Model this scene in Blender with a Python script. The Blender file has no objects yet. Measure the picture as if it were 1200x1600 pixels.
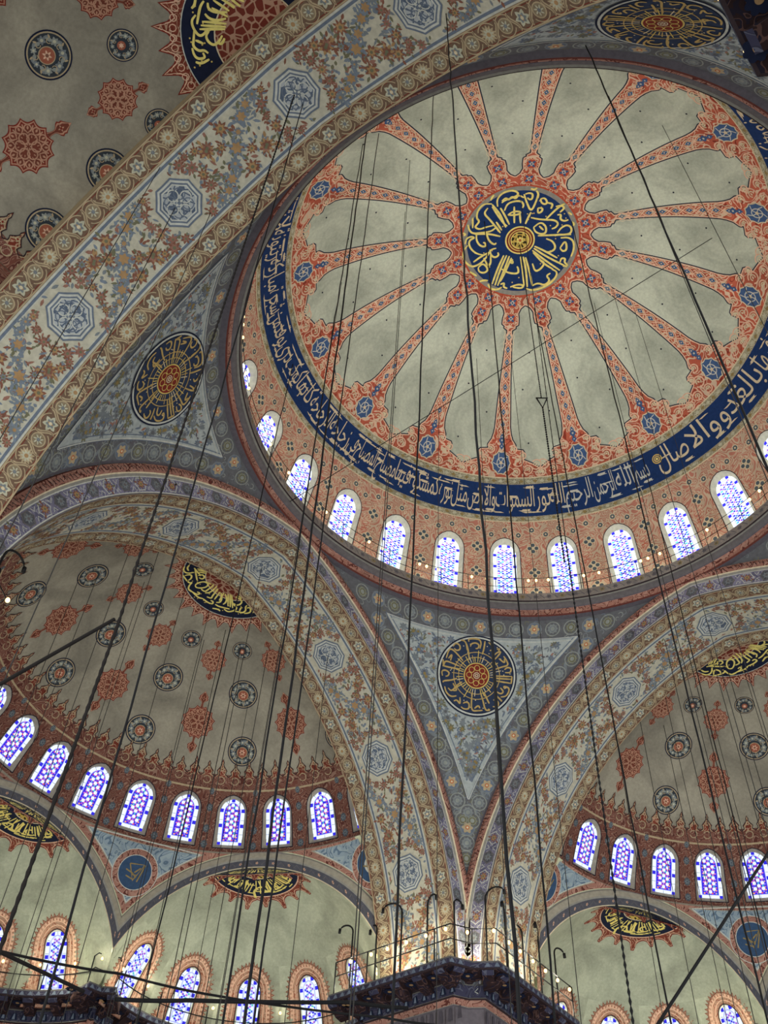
import bpy, math, random
import numpy as np
from math import sin, cos, pi, radians, hypot, atan2, acos, asin, sqrt
from mathutils import Matrix, Vector
random.seed(11)
sc = bpy.context.scene
COL = sc.collection
Z0 = 33.5                      # height of the main dome's ledge above the floor

# ------------------------------------------------------------ camera
def make_camera():
    yaw, pitch, roll, f = 0.7115, 0.8761, 0.0696, 1544.8
    F = Vector((cos(pitch)*cos(yaw), cos(pitch)*sin(yaw), sin(pitch)))
    r0 = Vector((sin(yaw), -cos(yaw), 0)); u0 = r0.cross(F)
    R = r0*cos(roll) + u0*sin(roll); U = -r0*sin(roll) + u0*cos(roll)
    cd = bpy.data.cameras.new('camera'); cam = bpy.data.objects.new('camera', cd); COL.objects.link(cam)
    m = Matrix((( R.x, U.x, -F.x, -18.4629), (R.y, U.y, -F.y, -8.6638), (R.z, U.z, -F.z, -31.944+Z0), (0, 0, 0, 1)))
    cam.matrix_world = m
    cd.sensor_fit = 'VERTICAL'; cd.sensor_height = 36; cd.lens = f/1600*36; cd.clip_end = 300
    sc.camera = cam
make_camera()
# ------------------------------------------------------------ world, exposure
sc.view_settings.view_transform = 'Standard'; sc.view_settings.look = 'None'
sc.view_settings.gamma = 1.0; sc.view_settings.use_curve_mapping = False
sc.view_settings.exposure = 0.0
w = bpy.data.worlds.new('daylight'); sc.world = w; w.use_nodes = True
_nt = w.node_tree; _bg = _nt.nodes['Background']
_bg.inputs[0].default_value = (0.95, 1.0, 1.02, 1)
_tc = _nt.nodes.new('ShaderNodeTexCoord'); _dot = _nt.nodes.new('ShaderNodeVectorMath'); _dot.operation = 'DOT_PRODUCT'
_dot.inputs[1].default_value = (-.62, -.34, .42)                  # brighter daylight from the entrance side
_nt.links.new(_tc.outputs['Generated'], _dot.inputs[0])
_ma = _nt.nodes.new('ShaderNodeMath'); _ma.operation = 'MULTIPLY_ADD'; _ma.use_clamp = False
_ma.inputs[1].default_value = 1.15; _ma.inputs[2].default_value = .93
_mx = _nt.nodes.new('ShaderNodeMath'); _mx.operation = 'MAXIMUM'; _mx.inputs[1].default_value = .25
_nt.links.new(_dot.outputs['Value'], _ma.inputs[0]); _nt.links.new(_ma.outputs[0], _mx.inputs[0]); _nt.links.new(_mx.outputs[0], _bg.inputs[1])
WIN_DOME = 1.9                 # the same for the windows of the main dome
WIN = 1.25                      # brightness of the daylit glass
BULB = 34.0                    # gallery bulbs (watts of their point lights)
DOMELIGHT = 26.0
PIERFLOOD = 80.0             # floodlights at the feet of the piers
VAULT_FILL = 330.0                 # added fill spots that brighten the dome vault
try:
    sc.cycles.max_bounces = 5; sc.cycles.diffuse_bounces = 4; sc.cycles.use_denoising = True
except Exception:
    pass

# ------------------------------------------------------------ object helpers
def root(name, label, cat, loc=(0, 0, Z0), rz=0.0, kind=None, group=None, mesh=None):
    o = bpy.data.objects.new(name, mesh); COL.objects.link(o)
    o.location = loc; o.rotation_euler = (0, 0, rz)
    o['label'] = label; o['category'] = cat
    if kind: o['kind'] = kind
    if group: o['group'] = group
    return o
def part(name, mesh, parent, loc=(0, 0, 0), rz=0.0, label=None):
    o = bpy.data.objects.new(name, mesh); COL.objects.link(o); o.parent = parent
    o.location = loc; o.rotation_euler = (0, 0, rz)
    if label: o['label'] = label
    return o
ORD = ['first', 'second', 'third', 'fourth', 'fifth', 'sixth', 'seventh', 'eighth', 'ninth', 'tenth', 'eleventh', 'twelfth',
       'thirteenth', 'fourteenth', 'fifteenth', 'sixteenth', 'seventeenth', 'eighteenth', 'nineteenth', 'twentieth']

# ------------------------------------------------------------ materials
MAT = {}
def lin(c):
    return tuple(((v/255)/12.92 if v <= 10 else ((v/255+.055)/1.055)**2.4) for v in c)
def nodes(name):
    m = bpy.data.materials.new(name); m.use_nodes = True; MAT[name] = m
    nt = m.node_tree; b = nt.nodes['Principled BSDF']
    b.inputs['Roughness'].default_value = .9
    b.inputs['Specular IOR Level'].default_value = .15
    tc = nt.nodes.new('ShaderNodeTexCoord')
    return m, nt, b, tc
def noise(nt, tc, scale, detail=3, dist=0, rough=.55):
    n = nt.nodes.new('ShaderNodeTexNoise'); n.inputs['Scale'].default_value = scale
    n.inputs['Detail'].default_value = detail; n.inputs['Distortion'].default_value = dist
    n.inputs['Roughness'].default_value = rough
    nt.links.new(tc.outputs['Object'], n.inputs['Vector']); return n
def ramp(nt, src, stops, mode='LINEAR'):
    r = nt.nodes.new('ShaderNodeValToRGB'); r.color_ramp.interpolation = mode
    e = r.color_ramp.elements
    while len(e) < len(stops): e.new(.5)
    for k, (p, c) in enumerate(stops):
        e[k].position = p; e[k].color = (*c, 1)
    nt.links.new(src, r.inputs[0]); return r
def mult(nt, a, b, fac=1.0):
    m = nt.nodes.new('ShaderNodeMix'); m.data_type = 'RGBA'; m.blend_type = 'MULTIPLY'; m.inputs[0].default_value = fac
    nt.links.new(a, m.inputs[6]); nt.links.new(b, m.inputs[7]); return m.outputs[2]
def grime(nt, tc, lo=.72, scale=.5):
    n = noise(nt, tc, scale, 5, .4)
    return ramp(nt, n.outputs[0], [(.32, (lo, lo, lo)), (.68, (1.1, 1.1, 1.1))]).outputs[0]
def m_flat(name, rgb, rough=.85, var=.14, scale=6, metal=0):
    m, nt, b, tc = nodes(name); c = lin(rgb)
    n = noise(nt, tc, scale, 4)
    r = ramp(nt, n.outputs[0], [(.3, tuple(v*(1-var) for v in c)), (.7, tuple(v*(1+var) for v in c))])
    nt.links.new(r.outputs[0], b.inputs['Base Color']); b.inputs['Roughness'].default_value = rough
    b.inputs['Metallic'].default_value = metal
def m_plaster(name, a, d, scale=.35):
    m, nt, b, tc = nodes(name)
    n = noise(nt, tc, scale, 6, .6, .6)
    r = ramp(nt, n.outputs[0], [(.30, lin(d)), (.46, tuple((x+y)/2 for x, y in zip(lin(a), lin(d)))), (.60, lin(a))])
    g = noise(nt, tc, 9, 5, 0, .7)
    g2 = ramp(nt, g.outputs[0], [(.3, (.84, .84, .84)), (.7, (1.08, 1.08, 1.08))])
    nt.links.new(mult(nt, r.outputs[0], g2.outputs[0]), b.inputs['Base Color'])
def m_ara(name, stops, scale, k=7, dist=1.2, stretch=None):
    """painted scrolls: contour lines of a distorted noise"""
    m, nt, b, tc = nodes(name)
    n = noise(nt, tc, scale, 1.5, dist)
    if stretch:
        mp = nt.nodes.new('ShaderNodeMapping'); mp.inputs['Scale'].default_value = stretch
        nt.links.new(tc.outputs['Object'], mp.inputs[0]); nt.links.new(mp.outputs[0], n.inputs['Vector'])
    a = nt.nodes.new('ShaderNodeMath'); a.operation = 'MULTIPLY'; a.inputs[1].default_value = k
    f = nt.nodes.new('ShaderNodeMath'); f.operation = 'FRACT'
    nt.links.new(n.outputs[0], a.inputs[0]); nt.links.new(a.outputs[0], f.inputs[0])
    r = ramp(nt, f.outputs[0], [(p, lin(c)) for p, c in stops], 'CONSTANT')
    nt.links.new(mult(nt, r.outputs[0], grime(nt, tc)), b.inputs['Base Color'])
def m_lat(name, ground, line, scale, width=.09, ground2=None):
    m, nt, b, tc = nodes(name)
    v = nt.nodes.new('ShaderNodeTexVoronoi'); v.feature = 'DISTANCE_TO_EDGE'; v.inputs['Scale'].default_value = scale
    nt.links.new(tc.outputs['Object'], v.inputs['Vector'])
    st = [(0, lin(line)), (width, lin(ground))]
    if ground2: st += [(width*3.2, lin(line)), (width*4.2, lin(ground2))]
    r = ramp(nt, v.outputs['Distance'], st, 'CONSTANT')
    nt.links.new(mult(nt, r.outputs[0], grime(nt, tc, .8)), b.inputs['Base Color'])
def m_emit(name, rgb, s):
    m = bpy.data.materials.new(name); m.use_nodes = True; MAT[name] = m; nt = m.node_tree
    nt.nodes.remove(nt.nodes['Principled BSDF']); e = nt.nodes.new('ShaderNodeEmission')
    e.inputs[0].default_value = (*lin(rgb), 1); e.inputs[1].default_value = s
    nt.links.new(e.outputs[0], nt.nodes['Material Output'].inputs[0])

m_plaster('dome_plaster', (208, 213, 192), (158, 163, 147), .5)
m_plaster('semi_plaster', (176, 168, 148), (132, 126, 112))
m_plaster('exedra_plaster', (192, 196, 170), (150, 152, 132), .5)
m_ara('red_scroll', [(0, (202, 104, 80)), (.5, (232, 202, 174)), (.74, (206, 104, 78)), (.9, (150, 62, 48))], 1.0, 7)
m_ara('drum_scroll', [(0, (208, 138, 118)), (.32, (222, 198, 170)), (.64, (202, 130, 110)), (.82, (228, 204, 174))], 1.0, 7, 1.6)
m_ara('semi_scroll', [(0, (126, 78, 66)), (.4, (164, 128, 110)), (.6, (104, 60, 52)), (.86, (150, 110, 94))], 1.5, 8, 1.2)
m_ara('fringe_red', [(0, (140, 70, 54)), (.45, (196, 158, 130)), (.68, (128, 58, 44))], 2.4, 7, .8)
m_ara('vine_red', [(0, (172, 122, 106)), (.5, (104, 56, 48)), (.68, (184, 140, 122))], 2.2, 6, .8)
m_ara('niche_red', [(0, (206, 158, 130)), (.45, (172, 100, 74)), (.68, (218, 178, 150))], 2.6, 7, .8)
m_ara('cartouche_fill', [(0, (192, 156, 128)), (.44, (112, 50, 38)), (.72, (184, 146, 118))], 2.3, 8, .6)
m_ara('purple_scroll', [(0, (140, 136, 158)), (.5, (176, 172, 184)), (.66, (112, 110, 134))], 2.0, 6)
m_ara('grey_scroll', [(0, (104, 106, 112)), (.5, (128, 126, 124)), (.7, (92, 92, 98))], 2.0, 6)
m_ara('olive_scroll', [(0, (176, 168, 138)), (.4, (202, 196, 170)), (.7, (140, 132, 104))], 3.2, 7)
m_ara('blue_scroll', [(0, (150, 166, 176)), (.42, (104, 124, 142)), (.66, (164, 178, 182))], 1.6, 7, .8)
m_ara('ledge_paint', [(0, (146, 138, 130)), (.6, (160, 150, 140)), (.85, (132, 126, 124))], 1.6, 5)
m_ara('acanthus', [(0, (66, 64, 84)), (.62, (98, 98, 112)), (.8, (56, 54, 70))], 1.6, 5)
m_ara('console_dark', [(0, (52, 36, 36)), (.55, (96, 70, 64)), (.72, (40, 34, 46))], 1.8, 5)
m_lat('red_lattice', (124, 56, 44), (190, 148, 122), 4.2, .08)
m_lat('blue_lattice', (186, 190, 190), (96, 108, 126), 5.5, .10)
m_lat('navy_lattice', (34, 42, 60), (170, 172, 160), 4.6, .12)
m_lat('gold_lattice', (60, 50, 30), (222, 190, 96), 4.5, .11)
for nm, c in dict(navy=(30, 56, 104), navy_dark=(30, 36, 58), ink=(38, 40, 52), white=(204, 204, 192), cream=(222, 206, 172),
                  peach=(232, 190, 160), gold=(224, 196, 110), gold_bright=(244, 226, 132), gold_dim=(196, 166, 104), red=(192, 84, 58),
                  red_dark=(132, 50, 40), rust=(138, 92, 74), ochre=(176, 140, 98), floret_blue=(70, 96, 138), leaf_blue=(126, 136, 146),
                  leaf_grey=(128, 134, 136), leaf_olive=(120, 118, 92), rose=(158, 114, 98), soffit_cream=(200, 194, 172), pend_white=(176, 182, 178),
                  pend_border=(106, 106, 108), slate=(112, 122, 136), scroll_brown=(122, 98, 80), scroll_tan=(186, 166, 132), shell=(196, 192, 166),
                  orange=(196, 110, 62), motif_dark=(86, 96, 104), ledge_grey=(104, 100, 98), ledge_purple=(104, 98, 104), line_dark=(58, 46, 48), disc_slate=(50, 62, 86), lilac=(112, 106, 106),
                  frame_cream=(222, 220, 192), frame_grey=(168, 160, 142), pier_cream=(206, 206, 172), moulding_grey=(150, 146, 136), band_dark=(92, 92, 100),
                  disc_blue=(58, 82, 112), stone_grey=(112, 104, 108), stone_dark=(84, 78, 84), olive_gold=(150, 130, 84), scroll_mid=(148, 132, 106), centre_red=(166, 98, 76), brown_red=(120, 64, 50), wine=(108, 58, 50), tan_red=(190, 142, 116), roundel_grey=(58, 64, 70), roundel_pale=(150, 154, 146)).items():
    m_flat(nm, c)
m_flat('iron', (26, 25, 26), .6); m_flat('wire_grey', (58, 55, 52), .7); m_flat('rope', (36, 32, 30), .9)
for nm, c, s in (('glass_white', (226, 238, 255), 1.0), ('glass_pale', (206, 220, 255), .95), ('glass_blue', (52, 46, 226), .85), ('glass_violet', (150, 136, 250), .85),
                 ('glass_pink', (226, 120, 196), .85), ('glass_rose', (236, 92, 120), .85), ('glass_orange', (250, 190, 120), .9), ('glass_teal', (90, 205, 200), .85), ('glass_green', (70, 160, 110), .7)):
    m_emit(nm, c, s*WIN); m_emit('sky_'+nm, c, s*WIN_DOME)
m_emit('bulb_glow', (255, 214, 140), 4)

# ------------------------------------------------------------ 2D pattern collector, mapped onto a surface by a chart
class Pat:
    def __init__(s): s.v = []; s.o = []; s.f = []; s.m = []; s.n = 0; s.names = []
    def mi(s, name):
        if name not in s.names: s.names.append(name)
        return s.names.index(name)
    def add(s, pts, faces, mat, off=0.0):
        pts = np.asarray(pts, float).reshape(-1, 2); k = s.n; i = s.mi(mat)
        s.v.append(pts); o = np.empty(len(pts)); o[:] = off; s.o.append(o)
        s.f += [tuple(a+k for a in f) for f in faces]; s.m += [i]*len(faces); s.n += len(pts)
    def poly(s, pts, mat, off):
        pts = np.asarray(pts, float); n = len(pts)
        s.add(np.vstack([pts, pts.mean(0)]), [(i, (i+1) % n, n) for i in range(n)], mat, off)
    def strip(s, A, B, mat, off, closed=False):
        A = np.asarray(A, float); B = np.asarray(B, float); n = len(A)
        s.add(np.vstack([A, B]), [(i, (i+1) % n, n+(i+1) % n, n+i) for i in range(n if closed else n-1)], mat, off)
    def grid(s, rows, mat, off):
        rows = np.asarray(rows, float); R, C = rows.shape[:2]
        s.add(rows.reshape(-1, 2), [(r*C+c, r*C+c+1, (r+1)*C+c+1, (r+1)*C+c) for r in range(R-1) for c in range(C-1)], mat, off)
    def rect(s, x0, x1, y0, y1, mat, off, step=.35, sx=None):
        nx = max(2, int((x1-x0)/(sx or step))+2); ny = max(2, int((y1-y0)/step)+2)
        X, Y = np.meshgrid(np.linspace(x0, x1, nx), np.linspace(y0, y1, ny)); s.grid(np.stack([X, Y], -1), mat, off)
    def line(s, pts, w, mat, off, closed=False):
        p = np.asarray(pts, float)
        if closed: t = np.roll(p, -1, 0)-np.roll(p, 1, 0)
        else: t = np.gradient(p, axis=0)
        t /= (np.hypot(t[:, 0], t[:, 1])[:, None]+1e-9); nrm = np.stack([-t[:, 1], t[:, 0]], -1)
        ww = np.asarray(w)/2
        if ww.ndim: ww = ww[:, None]
        s.strip(p-nrm*ww, p+nrm*ww, mat, off, closed)
    def disc(s, c, r, mat, off, n=26, r0=0.0):
        th = np.linspace(0, 2*pi, n, endpoint=False); e = np.stack([np.cos(th), np.sin(th)], -1); c = np.asarray(c, float)
        k = max(1, int(math.ceil((r-r0)/.35))); rr = np.linspace(r, r0, k+1)
        for a, b in zip(rr[:-1], rr[1:]):
            if b < 1e-6: s.poly(c+e*a, mat, off)
            else: s.strip(c+e*a, c+e*b, mat, off, True)
    def rosette(s, c, r, n, m1, m2, off, depth=.24, rot=0.0, core=.36):
        th = np.linspace(0, 2*pi, 4*n, endpoint=False); q = r*(1-depth+depth*np.cos(n*th))
        s.poly(np.stack([c[0]+q*np.cos(th+rot), c[1]+q*np.sin(th+rot)], -1), m1, off)
        if m2: s.disc(c, r*core, m2, off+.004, 8)
    def leaf(s, c, a, L, W, mat, off):
        ca, sa = cos(a), sin(a); q = [(-.5, 0), (-.15, -.5), (.2, -.42), (.5, 0), (.2, .42), (-.15, .5)]
        p = [(c[0]+x*L*ca-y*W*sa, c[1]+x*L*sa+y*W*ca) for x, y in q]
        s.add(p, [(0, 1, 2, 3, 4, 5)], mat, off)
    def mesh(s, name, chart):
        P = np.vstack(s.v); O = np.concatenate(s.o); V = chart(P, O)
        return mk_mesh(name, V, s.f, s.m, s.names)
def mk_mesh(name, V, F, M, names, smooth=False):
    me = bpy.data.meshes.new(name); me.from_pydata(np.asarray(V, float).tolist(), [], F)
    for n in names: me.materials.append(MAT[n])
    if len(names) > 1: me.polygons.foreach_set('material_index', np.asarray(M, np.int32))
    if smooth: me.polygons.foreach_set('use_smooth', np.ones(len(F), bool))
    me.update(); return me
def circ(c, r, n=40, a0=0.0, a1=2*pi):
    th = np.linspace(a0, a1, n, endpoint=abs(a1-a0-2*pi) > 1e-6)
    return np.stack([c[0]+r*np.cos(th), c[1]+r*np.sin(th)], -1)
def lobed(c, r, n, amp, rot=0.0, per=6):
    """outline of n pointed lobes"""
    th = np.linspace(0, 2*pi, n*per, endpoint=False)
    q = r*(1-amp*np.abs(np.sin(n*th/2))**.8)
    return np.stack([c[0]+q*np.cos(th+rot), c[1]+q*np.sin(th+rot)], -1)
def inset(poly, d):
    p = np.asarray(poly, float); a = p-np.roll(p, 1, 0); b = np.roll(p, -1, 0)-p
    a /= np.hypot(*a.T)[:, None]; b /= np.hypot(*b.T)[:, None]
    na = np.stack([-a[:, 1], a[:, 0]], -1); nb = np.stack([-b[:, 1], b[:, 0]], -1)
    m = na+nb; m /= np.hypot(*m.T)[:, None]; k = d/np.maximum(.35, (m*na).sum(1))
    return p+m*k[:, None]

# charts: 2D pattern coordinates + offset towards the viewer -> 3D
def ch_polar(R, c):
    def f(P, o):
        th = P[:, 1]/R; r = R-o
        return np.stack([r*np.sin(th)*np.cos(P[:, 0]), r*np.sin(th)*np.sin(P[:, 0]), c+r*np.cos(th)], -1)
    return f
def ch_bay(R, c, az0, rref, dref):
    g = ch_polar(R, c)
    return lambda P, o: g(np.stack([az0-P[:, 0]/rref, dref-P[:, 1]], -1), o)
def ch_local(R, c, az, d):
    th = d/R; u0 = np.array([sin(th)*cos(az), sin(th)*sin(az), cos(th)]); ex = np.array([sin(az), -cos(az), 0])
    ey = np.array([-cos(th)*cos(az), -cos(th)*sin(az), sin(th)])
    def f(P, o):
        rho = np.hypot(P[:, 0], P[:, 1])+1e-9; t = rho/R
        dv = (P[:, :1]*ex+P[:, 1:]*ey)/rho[:, None]
        V = (R-o)[:, None]*(np.cos(t)[:, None]*u0+np.sin(t)[:, None]*dv); V[:, 2] += c; return V
    return f

# ------------------------------------------------------------ Arabic lettering from the built-in font
FORMS = {'ا': 0xFE8D, 'أ': 0xFE83, 'إ': 0xFE87, 'ب': 0xFE8F, 'ة': 0xFE93, 'ت': 0xFE95, 'ث': 0xFE99, 'ج': 0xFE9D, 'ح': 0xFEA1, 'خ': 0xFEA5,
         'د': 0xFEA9, 'ذ': 0xFEAB, 'ر': 0xFEAD, 'ز': 0xFEAF, 'س': 0xFEB1, 'ش': 0xFEB5, 'ص': 0xFEB9, 'ض': 0xFEBD, 'ط': 0xFEC1, 'ظ': 0xFEC5, 'ع': 0xFEC9,
         'غ': 0xFECD, 'ف': 0xFED1, 'ق': 0xFED5, 'ك': 0xFED9, 'ل': 0xFEDD, 'م': 0xFEE1, 'ن': 0xFEE5, 'ه': 0xFEE9, 'و': 0xFEED, 'ى': 0xFEEF, 'ي': 0xFEF1,
         'ئ': 0xFE89, 'ﻻ': 0xFEFB}
RIGHT_ONLY = set('اأإدذرزوةىﻻ')
def shape(t):
    t = t.replace('لا', 'ﻻ').replace('لأ', 'ﻻ').replace('لإ', 'ﻻ'); out = []
    for i, ch in enumerate(t):
        prev = i > 0 and t[i-1] in FORMS and t[i-1] not in RIGHT_ONLY
        nxt = i+1 < len(t) and t[i+1] in FORMS and ch not in RIGHT_ONLY
        b = FORMS[ch]
        out.append(chr(b+(3 if prev and nxt else 2 if nxt else 1 if prev else 0)))
    return ''.join(reversed(out))
_W = {}
def word(t):
    if t in _W: return _W[t]
    cu = bpy.data.curves.new('lettering', 'FONT'); cu.body = shape(t); cu.resolution_u = 3
    o = bpy.data.objects.new('lettering', cu); COL.objects.link(o); bpy.context.view_layer.update()
    me = o.evaluated_get(bpy.context.evaluated_depsgraph_get()).to_mesh()
    V = np.array([v.co[:2] for v in me.vertices]); F = [tuple(p.vertices) for p in me.polygons]
    x0 = V[:, 0].min(); V[:, 0] -= x0; wd = V[:, 0].max()
    bpy.data.objects.remove(o); bpy.data.curves.remove(cu)
    _W[t] = (V, F, wd); return _W[t]
def polar_text(p, words, r_base, size, th0, span, mat, off, c=(0, 0), squeeze=.97):
    """words run clockwise round a disc, letter tops towards its centre"""
    tot = sum(word(t)[2]+.28 for t in words); k = span/tot; th = th0
    for t in words:
        V, F, wd = word(t); a = (wd+.28)*k
        ang = th-a+V[:, 0]*k*squeeze; r = r_base-V[:, 1]*size
        p.add(np.stack([c[0]+r*np.cos(ang), c[1]+r*np.sin(ang)], -1), F, mat, off); th -= a

# pen strokes of the large round inscriptions, in centimetres from the disc's centre
HUB = '10,207 26,239 61,252 100,242 122,217 118,198 90,202 52,213 35,211;40,218 65,222 67,202 91,210 96,188 118,198 130,171;140,186 127,143 117,89 167,123 197,154;117,89 91,73 64,54;145,183 164,177 173,162 157,143 145,147 143,162;195,168 195,151 180,131;188,121 207,116 205,88 189,86 181,103 188,121;204,87 222,68 201,52;155,19 200,32 243,41 267,39;225,49 250,41 256,21 226,14;102,66 124,41 154,16 185,-5 192,-30 171,-41 151,-37;154,89 172,76 160,63 139,65 154,89;209,9 226,2 208,-16 219,-35 239,-39;162,-68 192,-55 221,-57 232,-80 216,-103 190,-96 158,-74;212,-109 145,-70 80,-30;162,-98 194,-114 205,-145 184,-181 155,-203;133,-140 176,-119 157,-164 135,-162 133,-140;97,-199 113,-185 128,-198 113,-210 121,-235 97,-224;39,-65 66,-113 97,-175;31,-72 57,-140 112,-237;20,-77 39,-144 75,-234;17,-87 28,-162 51,-211;104,-64 124,-93 117,-130 84,-133 64,-116;86,17 127,22 137,-10 119,-40 94,-31 80,-5 86,17;111,8 116,-21;-3,235 -32,260 -68,253 -99,224 -96,199 -116,193 -131,188 -120,164 -94,156 -58,139;-4,232 -3,199 -3,163 -12,125 -18,94;-29,230 -60,219 -55,178 -54,132 -55,96;-10,223 -14,171 -15,110 -9,96;16,193 12,151 3,96;23,169 52,191 85,183 111,164 111,141 97,130;70,159 47,123 25,88;75,120 48,70;24,141 52,142 80,121 70,111 41,126 24,141;-148,221 -159,194 -157,168 -124,145 -85,121 -53,122;-111,235 -141,191;-151,159 -101,121 -63,72;-140,158 -158,137 -166,107 -158,83 -144,75 -137,92 -144,98;-104,128 -115,101 -116,75 -107,54 -96,58;-214,149 -193,168 -169,161 -161,144 -184,151 -201,138 -207,106 -199,71 -177,44;-208,135 -241,127 -261,99 -265,65 -254,33 -232,23 -202,20 -161,31 -136,46 -111,35;-235,48 -191,47 -148,39;-233,10 -205,14 -198,-10 -204,-32 -228,-30 -242,-9 -233,10;-138,48 -151,23 -143,-1 -120,-2 -117,13;-102,-17 -164,-55 -227,-101;-91,-25 -153,-64 -220,-115;-83,-36 -137,-76 -210,-124;-80,-50 -136,-86 -188,-115;-243,-88 -246,-117 -221,-141 -198,-142;-148,-68 -133,-105 -97,-136 -84,-116 -82,-101;-79,-60 -97,-64 -90,-77 -83,-66;-42,-70 -68,-128 -107,-201;-32,-78 -58,-144 -98,-216;-25,-87 -48,-159 -75,-224;-15,-132 -27,-174 2,-178 33,-165 30,-146;-165,-167 -125,-179 -107,-201 -126,-205 -155,-175;-195,-127 -175,-133 -192,-146 -180,-164;-109,-216 -88,-244 -49,-259 -5,-264 41,-253 61,-233 46,-207;-75,-224 -45,-228 -25,-258 11,-250 6,-221 30,-221;-185,33 -192,-15 -174,-12 -151,23;-38,146 -41,94;-53,140 -53,87;2,254 21,266 30,268;180,192 189,177 205,179;258,-6 265,-26;247,-56 252,-72 239,-76;-189,202 -184,187 -195,188;-276,20 -262,-20;-267,-51 -247,-59 -233,-74'
APEX = '-194,-110 -184,-129 -165,-136 -150,-126 -140,-108;-186,-90 -180,-110 -163,-118;-159,-89 -127,-98 -113,-100;-146,-84 -108,-60;-137,-88 -104,-66;-126,-93 -99,-74;-152,-90 -120,-116 -97,-133;-162,-153 -135,-163 -108,-168 -103,-156;-154,-150 -147,-135 -135,-127 -122,-143 -123,-159;-103,-156 -100,-176 -88,-196 -66,-197;-82,-159 -85,-145 -73,-116 -49,-111 -41,-131 -53,-153 -70,-166 -82,-159;-114,-110 -105,-91 -87,-97 -87,-114 -103,-115;-73,-116 -39,-104;-87,-194 -56,-195 -34,-188 -36,-175 -49,-180;-63,-194 -23,-199 -5,-188;-49,-156 -26,-156 -27,-132 -28,-108 -34,-97;-22,-159 -9,-144 -11,-113 -17,-94;-1,-168 20,-160 11,-146 0,-101;-5,-188 25,-187 46,-178 37,-165 25,-170;16,-156 2,-114 -2,-102;32,-154 17,-105;49,-159 60,-146 50,-125 23,-106;50,-142 31,-96;76,-143 76,-126 63,-108 38,-96;54,-169 70,-166 85,-157 99,-147 113,-137;97,-133 47,-85;107,-128 54,-80;117,-123 60,-77;98,-157 120,-154 131,-130 130,-106 104,-106 94,-102;78,-70 95,-64 115,-64 122,-82 116,-99 100,-102;78,-60 96,-53 102,-64;131,-130 150,-113 164,-102 160,-81 146,-74 143,-60;154,-71 158,-56 176,-66 179,-81 169,-100;152,-46 179,-52 188,-66;136,-89 147,-109;62,-193 82,-177 95,-177'
CORNER = '480,320 470,290 540,275 600,280 620,320 610,380;500,370 510,335 560,320 600,340 590,380 560,385;385,320 430,310 470,380 490,460 500,520;400,310 450,330 470,420;305,400 330,355 380,370 390,420 350,440 320,420;240,540 260,440 300,430 380,490 430,540;265,540 305,480 290,560;205,560 215,635 230,570 300,580 400,605;205,630 280,635 400,635;215,740 200,690 240,670 290,690 280,730 250,740;225,810 235,790 320,770 380,740;250,850 270,910 330,950 390,930;290,860 330,890 370,840 400,800 440,770;340,800 370,840 390,870 350,880;365,990 400,970 440,1020 430,940;450,1040 480,1060 540,1055 540,990 500,980 470,1000;565,860 560,960 570,1070 640,1060 690,1050;600,1040 640,1000 660,1030;650,850 690,950 720,1050 775,1040 750,1030;690,850 740,940 760,970;800,1000 850,1000 865,960 830,920 800,930;810,870 860,900 900,940 885,920;880,890 940,880 970,820 960,780 900,770 920,800;820,830 880,860 910,830 870,790;780,665 990,660;780,690 980,690;790,715 985,735;990,660 985,740;910,620 970,620 975,570 930,560 900,590;780,600 870,560 940,540 920,490 880,440;830,470 900,520 890,470;770,440 810,400 850,390 820,440 770,500;800,370 830,360 820,390;660,290 655,380 640,440;700,300 740,330 760,380 720,390'
def strokes(p, txt, width, mat, off, fn=lambda q: q/100):
    """smoothed pen strokes with a swelling middle"""
    for st in txt.split(';'):
        q = fn(np.array([[float(v) for v in pr.split(',')] for pr in st.split()]))
        if len(q) < 2: continue
        for _ in range(2):                                        # corner cutting
            if len(q) > 2: q = np.vstack([q[:1], np.stack([.75*q[:-1]+.25*q[1:], .25*q[:-1]+.75*q[1:]], 1).reshape(-1, 2), q[-1:]])
        q = np.stack([np.interp(np.linspace(0, 1, 4*len(q)), np.linspace(0, 1, len(q)), q[:, k]) for k in (0, 1)], -1)
        t = np.linspace(0, 1, len(q)); p.line(q, width*(.62+.5*np.sin(pi*t)**.7), mat, off)

# ============================================================ MAIN DOME
RD, CD = 12.8, -0.5
POLAR = ch_polar(RD, CD)
RIB0 = radians(39.85); RIBS = 16; STEP = 2*pi/RIBS
PANEL = [(3.30, .5), (3.42, 3.4), (3.55, 4.6), (3.66, 5.4), (3.9, 5.0), (4.12, 5.2), (4.22, 5.4), (4.30, 7.2), (4.38, 7.0), (4.50, 9.35), (4.8, 9.35), (6.0, 9.0), (8.0, 8.65),
         (9.3, 8.5), (9.6, 8.25), (9.9, 7.75), (10.15, 6.8), (10.24, 6.7), (10.36, 6.9), (10.42, 4.6), (10.55, 4.1), (10.75, 4.3), (10.92, 4.3), (11.02, 3.0), (11.12, 1.9), (11.3, .4)]

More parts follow.
